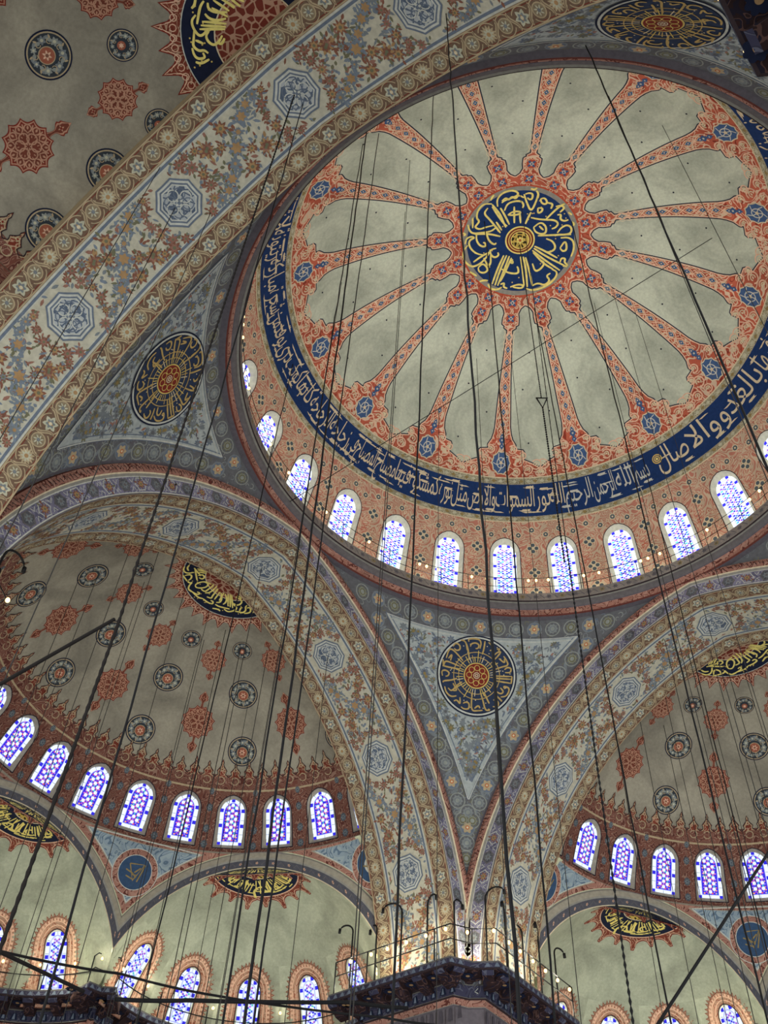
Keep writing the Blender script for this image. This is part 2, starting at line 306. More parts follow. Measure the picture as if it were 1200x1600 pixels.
def build_dome():
    base = root('main_dome', 'great central dome with red painted ribs and grey plaster panels', 'dome', kind='structure')
    rows = []; p = Pat()
    az = np.linspace(0, 2*pi, 231)
    p.grid([[(a, d) for a in az] for d in np.linspace(2.55, 11.9, 29)], 'red_scroll', 0)
    part('painted_shell', p.mesh('painted_shell', POLAR), base)
    # hub disc
    h = Pat(); ch = ch_local(RD, CD, 0.0, 0.0)
    h.disc((0, 0), 2.82, 'red', .02, 60, 2.6); h.disc((0, 0), 2.74, 'moulding_grey', .024, 60, 2.5); h.disc((0, 0), 2.52, 'navy', .028, 60)
    for r, m in ((.70, 'gold_bright'), (.63, 'red_dark'), (.55, 'gold'), (.50, 'red_dark'), (.44, 'gold_bright'), (.40, 'gold_lattice')):
        h.disc((0, 0), r, m, .034+.004*(.7-r)*10, 32)
    h.rosette((0, 0), .2, 6, 'gold_bright', 'orange', .06)
    strokes(h, HUB, .085, 'gold_bright', .045)
    for k in range(34):
        a = random.uniform(0, 2*pi); r = random.uniform(1.0, 2.4); h.disc((r*cos(a), r*sin(a)), .035, 'gold', .04, 6)
    part('hub_medallion', h.mesh('hub_medallion', ch), base, label='navy medallion with gold lettering at the crown of the dome')
    # plaster panels between the ribs
    q = Pat(); D = np.array([x for x, _ in PANEL]); A = np.radians([y for _, y in PANEL])
    dd = np.unique(np.concatenate([D, np.linspace(4.6, 9.2, 15)])); aa = np.interp(dd, D, A)
    q.grid([[(u*a, d) for u in np.linspace(-1, 1, 11)] for a, d in zip(aa, dd)], 'dome_plaster', .012)
    def outline(grow):
        L = []
        for a, d in zip(aa, dd):
            r = RD*sin(d/RD); L.append((a*r, d))
        L = np.array(L); loop = np.vstack([L, (L*[-1, 1])[::-1]]); loop = inset(loop, -grow)   # outline runs clockwise in (x,d)
        r = RD*np.sin(loop[:, 1]/RD); return np.stack([loop[:, 0]/r, loop[:, 1]], -1)
    def edge(g0, g1, mat, off): q.strip(outline(g0), outline(g1), mat, off, True)
    edge(-.02, .03, 'navy_dark', .018); edge(.03, .085, 'peach', .016)
    for a_, d_ in ((.0, 5.6), (.07, 7.4), (-.09, 8.6), (.05, 10.1)): q.poly(np.stack([a_+.045*np.cos(np.arange(7)*.9)/(RD*sin(d_/RD)), d_+.045*np.sin(np.arange(7)*.9)], -1), 'ink', .018)
    me = q.mesh('plaster_panel', POLAR)
    for k in range(RIBS): part('plaster_panel', me, base, rz=RIB0+STEP*(k+.5))
    # rib ornament
    b = Pat()
    def R(x, d): return (np.asarray(x)/(RD*np.sin(np.asarray(d)/RD)), d)
    def rp(pts): pts = np.asarray(pts, float); return np.stack([pts[:, 0]/(RD*np.sin(pts[:, 1]/RD)), pts[:, 1]], -1)
    class RibPat(Pat):
        def add(s, pts, faces, mat, off=0.0): Pat.add(s, rp(np.asarray(pts, float).reshape(-1, 2)), faces, mat, off)
    b = RibPat()
    ds = np.arange(4.5, 9.9, .05)
    for sg in (1, -1):
        b.line(np.stack([sg*.16*np.sin((ds-4.5)*pi/.62), ds], -1), .046, 'peach', .02)
        b.line(np.stack([sg*(.23+.03*np.cos((ds-4.5)*2*pi/.31)), ds], -1), .03, 'cream', .018)
    for k in range(9):
        d = 4.81+.62*k
        b.poly([(0, d-.21), (.13, d), (0, d+.21), (-.13, d)], 'cream', .022); b.poly([(0, d-.17), (.10, d), (0, d+.17), (-.10, d)], 'floret_blue' if k else 'slate', .026)
        b.disc((0, d), .035, 'cream', .03, 6)
        for sg in (1, -1): b.leaf((sg*.14, d+.31), sg*.7, .16, .06, 'peach', .022)
    for d, r in ((3.12, .25), (3.9, .24)):                        # hub-end florets
        b.poly(lobed((0, d), r*1.55, 8, .3), 'peach', .02); b.poly(lobed((0, d), r*1.32, 8, .25), 'red', .022)
        b.rosette((0, d), r, 4, 'floret_blue', 'cream', .026, .35, pi/4); b.rosette((0, d), r*.55, 4, 'white', 'floret_blue', .031, .5)
        for a in np.arange(8)*pi/4: b.line(circ((r*1.25*cos(a), d+r*1.25*sin(a)), .07, 8), .02, 'cream', .03, True)
    for d, s in ((9.95, .16), (10.25, .12)):
        b.poly([(0, d-1.5*s), (s, d), (0, d+1.5*s), (-s, d)], 'floret_blue', .022); b.disc((0, d), s*.3, 'white', .03, 6)
    d = 11.1                                                      # rim medallion
    e = lobed((0, 0), 1, 10, .10); b.poly(e*[.50, .64]+[0, d], 'cream', .02); b.poly(e*[.44, .58]+[0, d], 'floret_blue', .024)
    for a in np.arange(5)*2*pi/5: b.line([(.0, d), (.2*cos(a+.4), d+.28*sin(a+.4)), (.4*cos(a), d+.52*sin(a))], .04, 'white', .03)
    b.line(circ((0, 0), 1, 16)*[.2, .27]+[0, d], .045, 'white', .032, True); b.disc((0, d), .08, 'cream', .034, 8)
    for sg in (1, -1):                                            # big scrolls beside it
        for cx_, cy_, r_ in ((.85, 11.0, .26), (1.35, 11.45, .22), (.75, 11.55, .2), (1.75, 11.2, .24), (.55, 10.4, .2), (2.05, 11.6, .18), (1.05, 10.72, .17)):
            b.line(circ((sg*cx_, cy_), r_, 14, .5, 5.6), .065, 'peach', .02); b.line(circ((sg*cx_, cy_), r_*.5, 10, 2., 6.6), .05, 'cream', .022)
            b.leaf((sg*cx_, cy_), random.uniform(0, 6), .15, .08, 'cream', .024)
    me = b.mesh('rib', POLAR)
    for k in range(RIBS): part('rib', me, base, rz=RIB0+STEP*k)
    # trims either side of the inscription
    t = Pat(); r_ = RD
    for d0, d1 in ((11.86, 12.22), (13.85, 14.16)):
        t.grid([[(a, d) for a in az] for d in (d0, (d0+d1)/2, d1)], 'olive_scroll', .02)
        for d in (d0, d1): t.strip([(a, d-.03) for a in az], [(a, d+.03) for a in az], 'cream', .024)
        n = 190
        for k in range(n):
            a = 2*pi*k/n; m = (d0+d1)/2; ww = .12/(RD*sin(m/RD))
            t.poly([(a-ww, m), (a, m-.09), (a+ww, m), (a, m+.09)], 'shell' if k % 2 else 'olive_gold', .026)
    part('border_trim', t.mesh('border_trim', POLAR), base)
    # inscription
    s = Pat(); s.grid([[(a, d) for a in az] for d in np.linspace(12.2, 13.88, 6)], 'navy', .03)
    sets = [('بسم', .8, 4.6), ('الله', 4.9, 9.6), ('الرحمن', 9.8, 15.6), ('الرحيم', 15.8, 22.9), ('الله', 23.0, 26.9), ('نور', 26.8, 30.6), ('السموات', 30.6, 41.0),
            ('والارض', 40.9, 48.3), ('مثل', 48.4, 52.6), ('نوره', 52.6, 56.0), ('كمشكوة', 56.0, 64.4), ('فيها', 64.4, 68.6), ('مصباح', 68.6, 74.4), ('المصباح', 74.4, 81.0), ('في', 81.0, 83.6),
            ('زجاجة', 83.6, 90.4), ('الزجاجة', 90.4, 98.5), ('كانها', 98.6, 104.6), ('كوكب', 104.6, 110.8), ('دري', 110.8, 115), ('يوقد', 115, 120), ('من', 120, 123.4), ('شجرة', 123.4, 129), ('مباركة', 129, 136.5),
            ('زيتونة', 136.5, 143.5), ('لا', 143.6, 146.5), ('شرقية', 146.5, 153.5), ('ولا', 153.5, 158), ('غربية', 158, 165), ('يكاد', 165, 170), ('زيتها', 170, 176), ('يضيء'.replace('ء', ''), 176, 181), ('ولو', 181, 186),
            ('لم', 186, 190), ('تمسسه', 190, 197), ('نار', 197, 201), ('نور', 201, 205), ('على', 205, 209.5), ('نور', 209.5, 213.5), ('يهدي', 213.5, 219), ('الله', 219, 224), ('لنوره', 224, 230), ('من', 230, 233), ('يشاء'.replace('ء', ''), 233, 238),
            ('في', 238, 241), ('بيوت', 241, 247), ('اذن', 247, 252), ('الله', 252, 257), ('ان', 257, 260), ('ترفع', 260, 266), ('ويذكر', 266, 272), ('فيها', 272, 277), ('اسمه', 277, 283), ('يسبح', 283, 290), ('له', 312.5, 316.5), ('فيها', 317, 323.6),
            ('بالغدو', 324, 339.5), ('والا', 340, 349.2), ('صال', 349.4, 358.3)]
    for tword, a0, a1 in sets:
        V, F, wd = word(tword); a0, a1 = radians(a0), radians(a1)
        an = a1-(V[:, 0]/wd)*(a1-a0)*.97; d = 13.36-V[:, 1]*1.52
        gold = 'white' if a0 < radians(22) else 'cream'
        s.add(np.stack([an, d], -1), F, gold, .042)
        for k in range(int(wd*2.2)):                              # vowel signs
            an = random.uniform(a0, a1); d = random.choice([12.42, 12.55, 12.9, 13.62, 13.7])
            if k % 2: s.line([(an, d), (an+.012, d-.05), (an+.006, d-.12)], .035, gold, .04)
            else: s.line([(an, d), (an+.016, d-.06)], .04, gold, .04)
    for r, m in ((.24, 'gold'), (.19, 'navy'), (.15, 'gold'), (.1, 'navy'), (.06, 'gold_bright')):
        s.poly(circ((radians(-2.1), 12.78), 1, 20)*1 if False else np.stack([radians(-2.1)+r*np.cos(np.linspace(0, 2*pi, 20, endpoint=False))/10.75, 12.78+r*np.sin(np.linspace(0, 2*pi, 20, endpoint=False))], -1), m, .05-.02*r)
    part('inscription_band', s.mesh('inscription_band', POLAR), base, label='deep blue band of pale Arabic lettering round the dome')
    return base
def arch_outline(hw, y0, y1, n=11, k=1.12):
    ys = y1-hw*k; th = np.linspace(0, pi, n)
    c = np.sin(th); arc = np.stack([hw*np.cos(th), ys+(y1-ys)*(c*.93+.07*(1-np.abs(np.cos(th))))], -1)
    right = [(hw, y) for y in np.linspace(y0, ys, 6)[:-1]]; left = [(-hw, y) for y in np.linspace(ys, y0, 6)[1:]]
    bot = [(x, y0) for x in np.linspace(-hw, hw, 5)[1:-1]]
    return np.array(right+arc.tolist()+left+bot)               # counter-clockwise
def bay_wall(p, W, Y0, Y1, outl, mat, off=0.0, nr=3):
    """wall of half-width W from Y0 to Y1 with an opening"""
    c = np.array([0, (outl[:, 1].min()+outl[:, 1].max())/2]); d = outl-c
    k = np.minimum(W/np.maximum(1e-6, np.abs(d[:, 0])), np.where(d[:, 1] > 0, (Y1-c[1])/np.maximum(1e-6, d[:, 1]), (c[1]-Y0)/np.maximum(1e-6, -d[:, 1])))
    out = c+d*k[:, None]
    for cor in ((W, Y0), (W, Y1), (-W, Y1), (-W, Y0)):
        out[np.argmin(np.hypot(out[:, 0]-cor[0], out[:, 1]-cor[1]))] = cor
    fr = [outl+(out-outl)*t for t in np.linspace(0, 1, nr+1)]
    for A, B in zip(fr[:-1], fr[1:]): p.strip(A, B, mat, off, True)
def inpoly(pt, poly):
    x, y = pt; c = False; n = len(poly)
    for i in range(n):
        x1, y1 = poly[i]; x2, y2 = poly[i-1]
        if (y1 > y) != (y2 > y) and x < (x2-x1)*(y-y1)/(y2-y1)+x1: c = not c
    return c
class SkyPat(Pat):
    def add(s, pts, faces, mat, off=0.0): Pat.add(s, pts, faces, 'sky_'+mat if mat.startswith('glass') else mat, off)
def glazing(p, outl, off, cell=.30, border=.15, dome=False, seed=0):
    rnd = random.Random(seed); o1 = inset(outl, border); o2 = inset(outl, border+.03); n = len(outl)
    p.strip(outl, o1, 'glass_white', off, True); p.strip(o1, o2, 'glass_pale', off, True)
    p.poly(o2, 'glass_pale' if dome else 'glass_blue', off)
    ys = [outl[:, 1].min()+border*.55]; H = outl[:, 1].max()-outl[:, 1].min(); x = outl[:, 0].max()-border/2
    q = border*.5
    sq = [(0, outl[:, 1].max()-border*.55)] if not dome else [(-.2, outl[:, 1].max()-border*.9), (.2, outl[:, 1].max()-border*.9)]
    for f in (.04, .42, .74) if not dome else (.1, .34, .57, .78): sq += [(x, outl[:, 1].min()+H*f), (-x, outl[:, 1].min()+H*f)]
    for cx_, cy_ in sq: p.poly([(cx_-q, cy_-q), (cx_+q, cy_-q), (cx_+q, cy_+q), (cx_-q, cy_+q)], 'glass_blue', off+.006)
    for k in range(0, n, 2): p.line([outl[k], o1[k]], .014, 'ink', off+.005)
    p.line(o2, .02, 'glass_violet', off+.005, True)
    y = outl[:, 1].max()-border-cell*.62; row = 0; lo = outl[:, 1].min()+border
    o3 = inset(outl, border+.05)
    while y > lo:                                                 # hexagons in staggered columns, small coloured pieces round each
        xs = [0, -cell*1.6, cell*1.6] if row % 2 == 0 else [-cell*.8, cell*.8]
        for xx in xs:
            if inpoly((xx, y), o3): p.poly(circ((xx, y), cell*(.30 if dome else .37), 6), 'glass_white', off+.006)
            for j in range(6):
                a = j*pi/3+pi/6; px, py = xx+cell*.53*cos(a), y+cell*.53*sin(a)
                if not inpoly((px, py), o3): continue
                if dome: m = ('glass_blue', 'glass_blue', 'glass_violet', 'glass_pink', 'glass_blue', 'glass_teal')[rnd.randrange(6)]
                else: m = ('glass_pink', 'glass_rose', 'glass_blue', 'glass_pink', 'glass_violet', 'glass_orange' if abs(px) > cell*.7 else 'glass_rose', 'glass_teal')[rnd.randrange(7)]
                t_ = np.array([-sin(a), cos(a)])*cell*.19; c_ = np.array([px, py]); n_ = np.array([cos(a), sin(a)])*cell*.2
                p.poly([c_-t_*1.1-n_*.6, c_-n_*.2+t_*0-n_*.5, c_+t_*1.1-n_*.6, c_+t_*.6+n_, c_-t_*.6+n_] if dome else circ(c_, cell*.17, 6, a, a+2*pi), m, off+.004)
        y -= cell*.55; row += 1
def window_meshes(name, R, c, rref, dmid, hw, y0, y1, depth, splay, cell, dome, frame):
    """frame + glass, built facing the +x side, relative to the sill point"""
    outl = arch_outline(hw, y0, y1); ins = inset(outl, splay); chart = ch_bay(R, c, 0.0, rref, dmid)
    b = chart(np.array([[0, y0]]), np.array([0.0]))[0]
    rel = lambda P, o: chart(P, o)-b
    fr = Pat(); A = outl; n = len(A)
    fr.add(np.vstack([A, ins]), [(i, (i+1) % n, n+(i+1) % n, n+i) for i in range(n)], frame, np.concatenate([np.full(n, .004), np.full(n, -depth)]))
    g0 = inset(outl, -.035); fr.strip(g0, outl, 'ink', .016, True)
    inn = inset(ins, .03); fr.add(np.vstack([ins, inn]), [(i, (i+1) % n, n+(i+1) % n, n+i) for i in range(n)], frame, -depth+.01)
    yb, yt = ins[:, 1].min(), ins[:, 1].max(); E = chart(np.array([[0, yb], [0, yt]]), np.array([-depth, -depth])); up = (E[1]-E[0])/(yt-yb); nr = np.array([-up[2], 0, up[0]]); nr /= np.linalg.norm(nr)
    nr = nr if nr[0] < 0 else -nr; kx = ins[:, 0].max(); kx = np.abs(chart(np.array([[kx, (yb+yt)/2]]), np.array([-depth]))[0, 1])/kx
    flat = lambda P, o: E[0]+(P[:, 1:]-yb)*up+np.stack([np.zeros(len(P)), -P[:, 0]*kx, np.zeros(len(P))], -1)+(o+depth)[:, None]*nr-b
    gl = SkyPat() if name == 'drum_window' else Pat(); glazing(gl, ins, -depth, cell, .15, dome)
    return fr.mesh(name+'_frame', rel), gl.mesh(name+'_glazing', flat), b
WINNO = [0]
def place_window(meshes, axis, az, label, group):
    fr, gl, b = meshes; WINNO[0] += 1
    x, y = axis[0]+b[0]*cos(az), axis[1]+b[0]*sin(az)
    o = root('window_%d' % WINNO[0], label, 'window', (x, y, b[2]+axis[2]+Z0), az, 'structure', group)
    part('frame', fr, o); part('stained_glass', gl, o)

dome = build_dome()
# drum with its 28 windows
DR, DM = 12.35, 16.6
WA = 2*pi/28
dw = window_meshes('drum_window', RD, CD, DR, DM, .73, -1.75, 1.56, .26, .19, .235, True, 'frame_cream')
p = Pat(); half = WA/2*DR
bay_wall(p, half, DM-19.62, DM-14.12, arch_outline(.73, -1.75, 1.56), 'drum_scroll')
g = Pat()
for sx in (-1, 1):
    x = sx*half
    for y, r in ((1.0, .26), (-.35, .27), (-1.5, .26)):
        if sx > 0:
            for k in range(4): g.disc((x+.17*cos(k*pi/2), y+.17*sin(k*pi/2)), .14, 'cream', .012, 8); g.disc((x+.17*cos(k*pi/2), y+.17*sin(k*pi/2)), .1, 'motif_dark', .016, 8)
            g.disc((x, y), .08, 'cream', .02, 8)
for x, y in ((0, 1.98), (half, 1.98), (half*.5, 1.72), (-half*.5, 1.72)):
    g.poly(lobed((x, y), .19, 8, .2), 'cream', .012); g.poly(lobed((x, y), .14, 8, .2), 'motif_dark', .016); g.disc((x, y), .05, 'cream', .02, 6)
for k in range(60):                                              # curling cream tendrils
    x = random.uniform(-half, half); y = random.uniform(-2.9, 2.4)
    if abs(x) < .8 and y < 1.6: continue
    a = random.uniform(0, 2*pi); r = random.uniform(.07, .14)
    g.line(circ((x, y), r, 9, a, a+4.2), .03, random.choice(['peach', 'red', 'cream']), .01)
chart = ch_bay(RD, CD, 0, DR, DM)
m1, m2 = p.mesh('drum_bay', chart), g.mesh('drum_florets', chart)
drum = root('drum_wall', 'salmon painted wall with scrolling tendrils round the foot of the main dome', 'wall', kind='structure')
for k in range(28):
    part('bay', m1, drum, rz=WA*k); part('floret_band', m2, drum, rz=WA*k)
q = Pat(); q.grid([[(a, d) for a in np.linspace(0, 2*pi, 121)] for d in np.linspace(14.0, 19.9, 8)], 'drum_scroll', -.6); part('outer_shell', q.mesh('outer_shell', POLAR), drum)
for i, n in enumerate(range(12, -3, -1)):
    place_window(dw, (0, 0, 0), n*WA, 'tall coloured-glass window with white reveal at the foot of the main dome, %s from the left in its ring' % ORD[i], 'windows round the main dome')
solid = Pat()
# ledge (gallery cornice) below the drum
prof = [(12.9, .0, 'ledge_grey'), (11.2, .0, 'ledge_paint'), (11.2, -.44, 'line_dark'), (11.24, -.49, 'moulding_grey'), (11.32, -.5, 'lilac'), (11.36, -.62, 'lilac'), (11.46, -.7, 'ledge_purple'),
        (11.5, -.73, 'vine_red'), (11.58, -.80, 'vine_red'), (11.6, -.95, 'wine'), (11.66, -1.0, 'ledge_purple'), (11.95, -1.03, 'ledge_purple')]
def revolve(name, prof, n=240, a0=0.0, a1=2*pi):
    V = []; F = []; M = []; names = []
    for k in range(n+1):
        a = a0+(a1-a0)*k/n
        for r, z, _ in prof: V.append((r*cos(a), r*sin(a), z))
    m = len(prof)
    for k in range(n):
        for j in range(m-1):
            F.append((k*m+j, (k+1)*m+j, (k+1)*m+j+1, k*m+j+1)); nm = prof[j][2]
            if nm not in names: names.append(nm)
            M.append(names.index(nm))
    return mk_mesh(name, V, F, M, names)
ledge = root('trim_1', 'dark painted ring ledge below the windows of the main dome', 'cornice', kind='structure', mesh=revolve('ring_ledge', prof))
f = Pat()
for k in range(120):
    a = 2*pi*k/120; f.rosette((a*11.2, -.22), .13, 6, 'olive_gold' if k % 3 == 0 else 'ledge_purple', 'ledge_grey', .012)
    f.line([(a*11.2+.2, -.34), (a*11.2+.3, -.2), (a*11.2+.4, -.1)], .03, 'ledge_purple', .012)
part('floral_fascia', f.mesh('floral_fascia', lambda P, o: np.stack([(11.2-o)*np.cos(P[:, 0]/11.2), (11.2-o)*np.sin(P[:, 0]/11.2), P[:, 1]], -1)), ledge)

# ============================================================ GREAT ARCHES (built on the +x side, turned round)
AA, AE, AZ, AR = 11.7655, 2.3596, -15.1745, 11.1676
ARR = AE+AR; APH = acos(AE/ARR); AL = ARR*APH; D3, D4, D5 = .738, 3.005, 3.764
def ch_intr(P, o):
    s = np.abs(P[:, 0]); ph = APH-s/ARR; rad = ARR-o
    lat = np.where(s <= AL, -AE+rad*np.cos(np.maximum(ph, 0)), AR-o); z = np.where(s <= AL, AZ+rad*np.sin(np.maximum(ph, 0)), AZ-(s-AL))
    return np.stack([AA+P[:, 1], np.sign(P[:, 0])*np.maximum(lat, 0), z], -1)
def ch_face(P, o):
    s = np.abs(P[:, 0]); h = P[:, 1]; p0 = np.arccos(AE/(ARR+h)); ph = p0*(1-np.minimum(s/AL, 1))
    lat = np.where(s <= AL, -AE+(ARR+h)*np.cos(ph), AR+h); z = np.where(s <= AL, AZ+(ARR+h)*np.sin(ph), AZ-(s-AL))
    return np.stack([AA-o, np.sign(P[:, 0])*np.clip(lat, 0, AA-.004), z], -1)
def scroll_band(p, w0, w1, L, off=.0, seed=0):
    rnd = random.Random(seed); T = np.linspace(-L, L, 181); m = (w0+w1)/2; hw = (w1-w0)/2
    p.grid([[(t, w0+(w1-w0)*u) for t in T] for u in (0, .5, 1)], 'scroll_brown', off)
    for sg in (-1, 1):
        p.strip([(t, m+sg*(hw-.012)) for t in T], [(t, m+sg*(hw-.05)) for t in T], 'scroll_tan', off+.006)
        p.strip([(t, m+sg*(hw-.075)) for t in T], [(t, m+sg*(hw-.095)) for t in T], 'red_dark', off+.006)
    N = int(L/.62); k = 0
    for i in range(-N, N+1):
        t = i*.62; r = hw*.66; kind = i % 4
        if kind == 0:
            p.rosette((t, m), r, 6, 'shell', 'ochre', off+.008, .2); p.rosette((t, m), r*.62, 6, 'leaf_grey', 'cream', off+.012, .2)
        elif kind == 2:
            p.rosette((t, m), r*1.08, 14, 'scroll_tan', None, off+.008, .18); p.rosette((t, m), r*.75, 9, 'shell', 'ochre', off+.012, .25)
        else:
            p.disc((t, m), r*.92, 'scroll_tan', off+.008, 18); p.disc((t, m), r*.78, 'scroll_mid', off+.011, 18); p.rosette((t, m), r*.66, 7, 'shell', 'leaf_grey', off+.014, .3)
            for a in np.arange(7)*2*pi/7: p.line([(t+.1*r*cos(a), m+.1*r*sin(a)), (t+.62*r*cos(a+.3), m+.62*r*sin(a+.3))], .012, 'scroll_brown', off+.018)
        u = np.linspace(-1, 1, 9)                                 # S-leaf between roundels
        p.line(np.stack([t+.31+.10*np.sin(u*2.2)*(-1 if i % 2 else 1), m+u*hw*.78], -1), .03+.075*(1-u*u), 'scroll_tan', off+.010)
        p.line(np.stack([t+.31+.10*np.sin(u*2.2)*(-1 if i % 2 else 1), m+u*hw*.7], -1), .02, 'scroll_brown', off+.014)
        p.line(circ((t, m), hw*.84, 14, .5, 2.6), .03, 'scroll_tan', off+.009); p.line(circ((t, m), hw*.84, 14, 3.7, 5.8), .03, 'scroll_tan', off+.009)
def flower(p, c, r, col, core, off, rnd):
    r *= 1.3; n = rnd.choice([7, 8, 9]); p.rosette(c, r, n, col, None, off, .26, rnd.random())
    p.rosette(c, r*.62, 6, core, 'leaf_olive' if col != 'leaf_blue' else 'ochre', off+.006, .2, rnd.random())
    for k in range(3):
        a = rnd.uniform(0, 2*pi); p.leaf((c[0]+1.25*r*cos(a), c[1]+1.25*r*sin(a)), a, r*.8, r*.36, col if k else 'leaf_olive', off-.002)
def octagon(p, c, off):
    rot = pi/8
    def star(r): return lobed(c, r, 8, .09, rot, 4)
    for r, m in ((.76, 'slate'), (.70, 'white'), (.63, 'slate'), (.575, 'white'), (.53, 'blue_lattice')): p.poly(star(r), m, off+.012*(.8-r)*3)
    for k in range(8):
        a = k*pi/4; p.line(circ((c[0]+.27*cos(a), c[1]+.27*sin(a)), .17, 12), .035, 'slate' if k % 2 else 'white', off+.016, True)
    p.rosette(c, .15, 4, 'white', 'slate', off+.02, .4)
def floral(p, L, w0, w1, off=0.0):
    rnd = random.Random(5); T = np.linspace(-L, L, 141); m = (w0+w1)/2; hw = (w1-w0)/2
    p.grid([[(t, w0+(w1-w0)*u) for t in T] for u in np.linspace(0, 1, 6)], 'soffit_cream', off)
    for sg in (-1, 1):
        for a, b, c in ((.02, .06, 'white'), (.07, .15, 'slate'), (.16, .185, 'white')):
            p.strip([(t, m+sg*(hw-a)) for t in T], [(t, m+sg*(hw-b)) for t in T], c, off+.006)
    U = 4.77; hh = hw-.24
    for i in range(-3, 4):
        c = (i*U, m); octagon(p, c, off+.014)
        for k in range(17):                                       # wreath
            a = 2*pi*k/17+.1; x, y = c[0]+1.12*cos(a), c[1]+1.02*sin(a)
            if abs(y-m) > hh: continue
            flower(p, (x, y), rnd.uniform(.10, .16), rnd.choice(['rust', 'rose', 'rust']), 'ochre' if k % 3 == 0 else 'rose', off+.012, rnd)
            for q in range(3): p.leaf((x+rnd.uniform(-.18, .18), y+rnd.uniform(-.16, .16)), rnd.uniform(0, 6.3), .14, .06, rnd.choice(['rust', 'rose', 'leaf_olive']), off+.006)
    for i in range(-4, 4):
        cx_ = (i+.5)*U
        for sg in (-1, 1):                                        # crossing garlands
            for k in range(9):
                u = -1+2*k/8; x = cx_+u*1.35; y = m+sg*hh*.92*sin(u*pi/2.1)
                col = 'leaf_blue' if sg > 0 else 'rust'
                flower(p, (x, y), rnd.uniform(.10, .19), col, rnd.choice(['ochre', 'leaf_grey', 'ochre']) if k % 2 else ('leaf_grey' if sg > 0 else 'rose'), off+.012, rnd)
                for q in range(4): p.leaf((x+rnd.uniform(-.24, .24), y+rnd.uniform(-.2, .2)), rnd.uniform(0, 6.3), rnd.uniform(.12, .2), .07, rnd.choice(['leaf_blue', 'leaf_grey', col, 'leaf_olive']), off+.006)
        for dx, dy, col in ((0, 0, 'leaf_blue'), (-.75, .55, 'ochre'), (.75, -.55, 'ochre'), (-.7, -.6, 'leaf_blue'), (.7, .6, 'leaf_blue'), (0, .75, 'rust'), (0, -.75, 'rust')):
            flower(p, (cx_+dx, m+dy*hh/.95), .23 if dx*dx+dy*dy < .01 else .19, col, 'ochre' if col != 'ochre' else 'rust', off+.013, rnd)
    for k in range(2300):                                         # loose leaves
        t = rnd.uniform(-L, L); y = m+rnd.uniform(-hh, hh); i = round(t/U)
        if hypot(t-i*U, y-m) < .84: continue
        p.leaf((t, y), rnd.uniform(0, 6.3), rnd.uniform(.12, .28), rnd.uniform(.06, .11), rnd.choice(['leaf_blue', 'leaf_grey', 'leaf_grey', 'leaf_olive', 'rose', 'rust', 'leaf_blue']), off+.004)
def build_arch_meshes():
    out = {}; L = AL
    p = Pat(); floral(p, L, D3, D4); out['floral_soffit'] = p.mesh('floral_soffit', ch_intr)
    p = Pat(); scroll_band(p, 0, D3, L, 0, 1); out['scroll_border'] = p.mesh('scroll_border', ch_intr)
    p = Pat(); scroll_band(p, D4, D5, L, 0, 2); out['inner_scroll_border'] = p.mesh('scroll_border', ch_intr)
    p = Pat(); T = np.linspace(-L, L, 161)
    for h0, h1, m, o0, o1 in ((0, .05, 'lilac', 0, 0), (.05, .09, 'white', .0, 0), (.09, .66, 'purple_scroll', 0, 0), (.66, .70, 'white', 0, .0), (.70, .78, 'moulding_grey', 0, .05), (.78, .82, 'cream', .05, .09),
                              (.82, .98, 'vine_red', .09, .16), (.98, 1.13, 'vine_red', .16, .12), (1.13, 1.198, 'wine', .12, .0)):
        n = len(T); p.add(np.vstack([np.stack([T, np.full(n, h0)], -1), np.stack([T, np.full(n, h1)], -1)]), [(i, i+1, n+i+1, n+i) for i in range(n-1)], m,
                          np.concatenate([np.full(n, o0), np.full(n, o1)]))
    rnd = random.Random(9); N = int(L/.78)
    for i in range(-N, N+1):                                      # cartouches and blossoms along the face
        t = i*.78; p.poly(lobed((t, .375), .29, 6, .18), 'white' if i % 2 else 'lilac', .012); p.poly(lobed((t, .375), .25, 6, .18), 'purple_scroll' if i % 2 else 'grey_scroll', .016)
        if i % 2: flower(p, (t, .375), .15, 'rust', 'ochre', .022, rnd)
        else: p.rosette((t, .375), .16, 7, 'leaf_grey', 'lilac', .022)
        for sg in (-1, 1): p.line([(t+.30, .375+sg*.22), (t+.39, .375+sg*.08), (t+.48, .375+sg*.22)], .03, 'white', .014)
    for i in range(-60, 60):                                      # squiggle on the red moulding
        t = i*.31
        if abs(t) < L-.3: p.line([(t, .86), (t+.08, 1.02), (t+.16, .9), (t+.24, 1.06)], .028, 'line_dark', .17)
    out['arch_face'] = p.mesh('arch_face', ch_face)
    p = Pat()                                                     # back of the arch, towards the semi-dome
    p.grid([[(t, h) for t in T] for h in (0, .06, .9, 1.9)], 'scroll_tan', 0)
    out['arch_back'] = p.mesh('arch_back', lambda P, o: ch_face(P, o)*[0, 1, 1]+np.stack([np.full(len(P), AA+D5), np.zeros(len(P)), np.zeros(len(P))], -1))
    return out
AM = build_arch_meshes()
SIDES = [(0, 'right, between the dome and the right-hand semi-dome'), (pi/2, 'lower left, in front of the semi-dome with the long window row'), (pi, 'upper left, crossing the picture beside the dome')]
for i, (rz, where) in enumerate(SIDES):
    o = root('great_arch', 'painted pointed arch with flowered white soffit at the '+where, 'arch', rz=rz, kind='structure')
    for nm in ('floral_soffit', 'scroll_border', 'inner_scroll_border', 'arch_face', 'arch_back'): part('scroll_border' if 'border' in nm else nm, AM[nm], o)

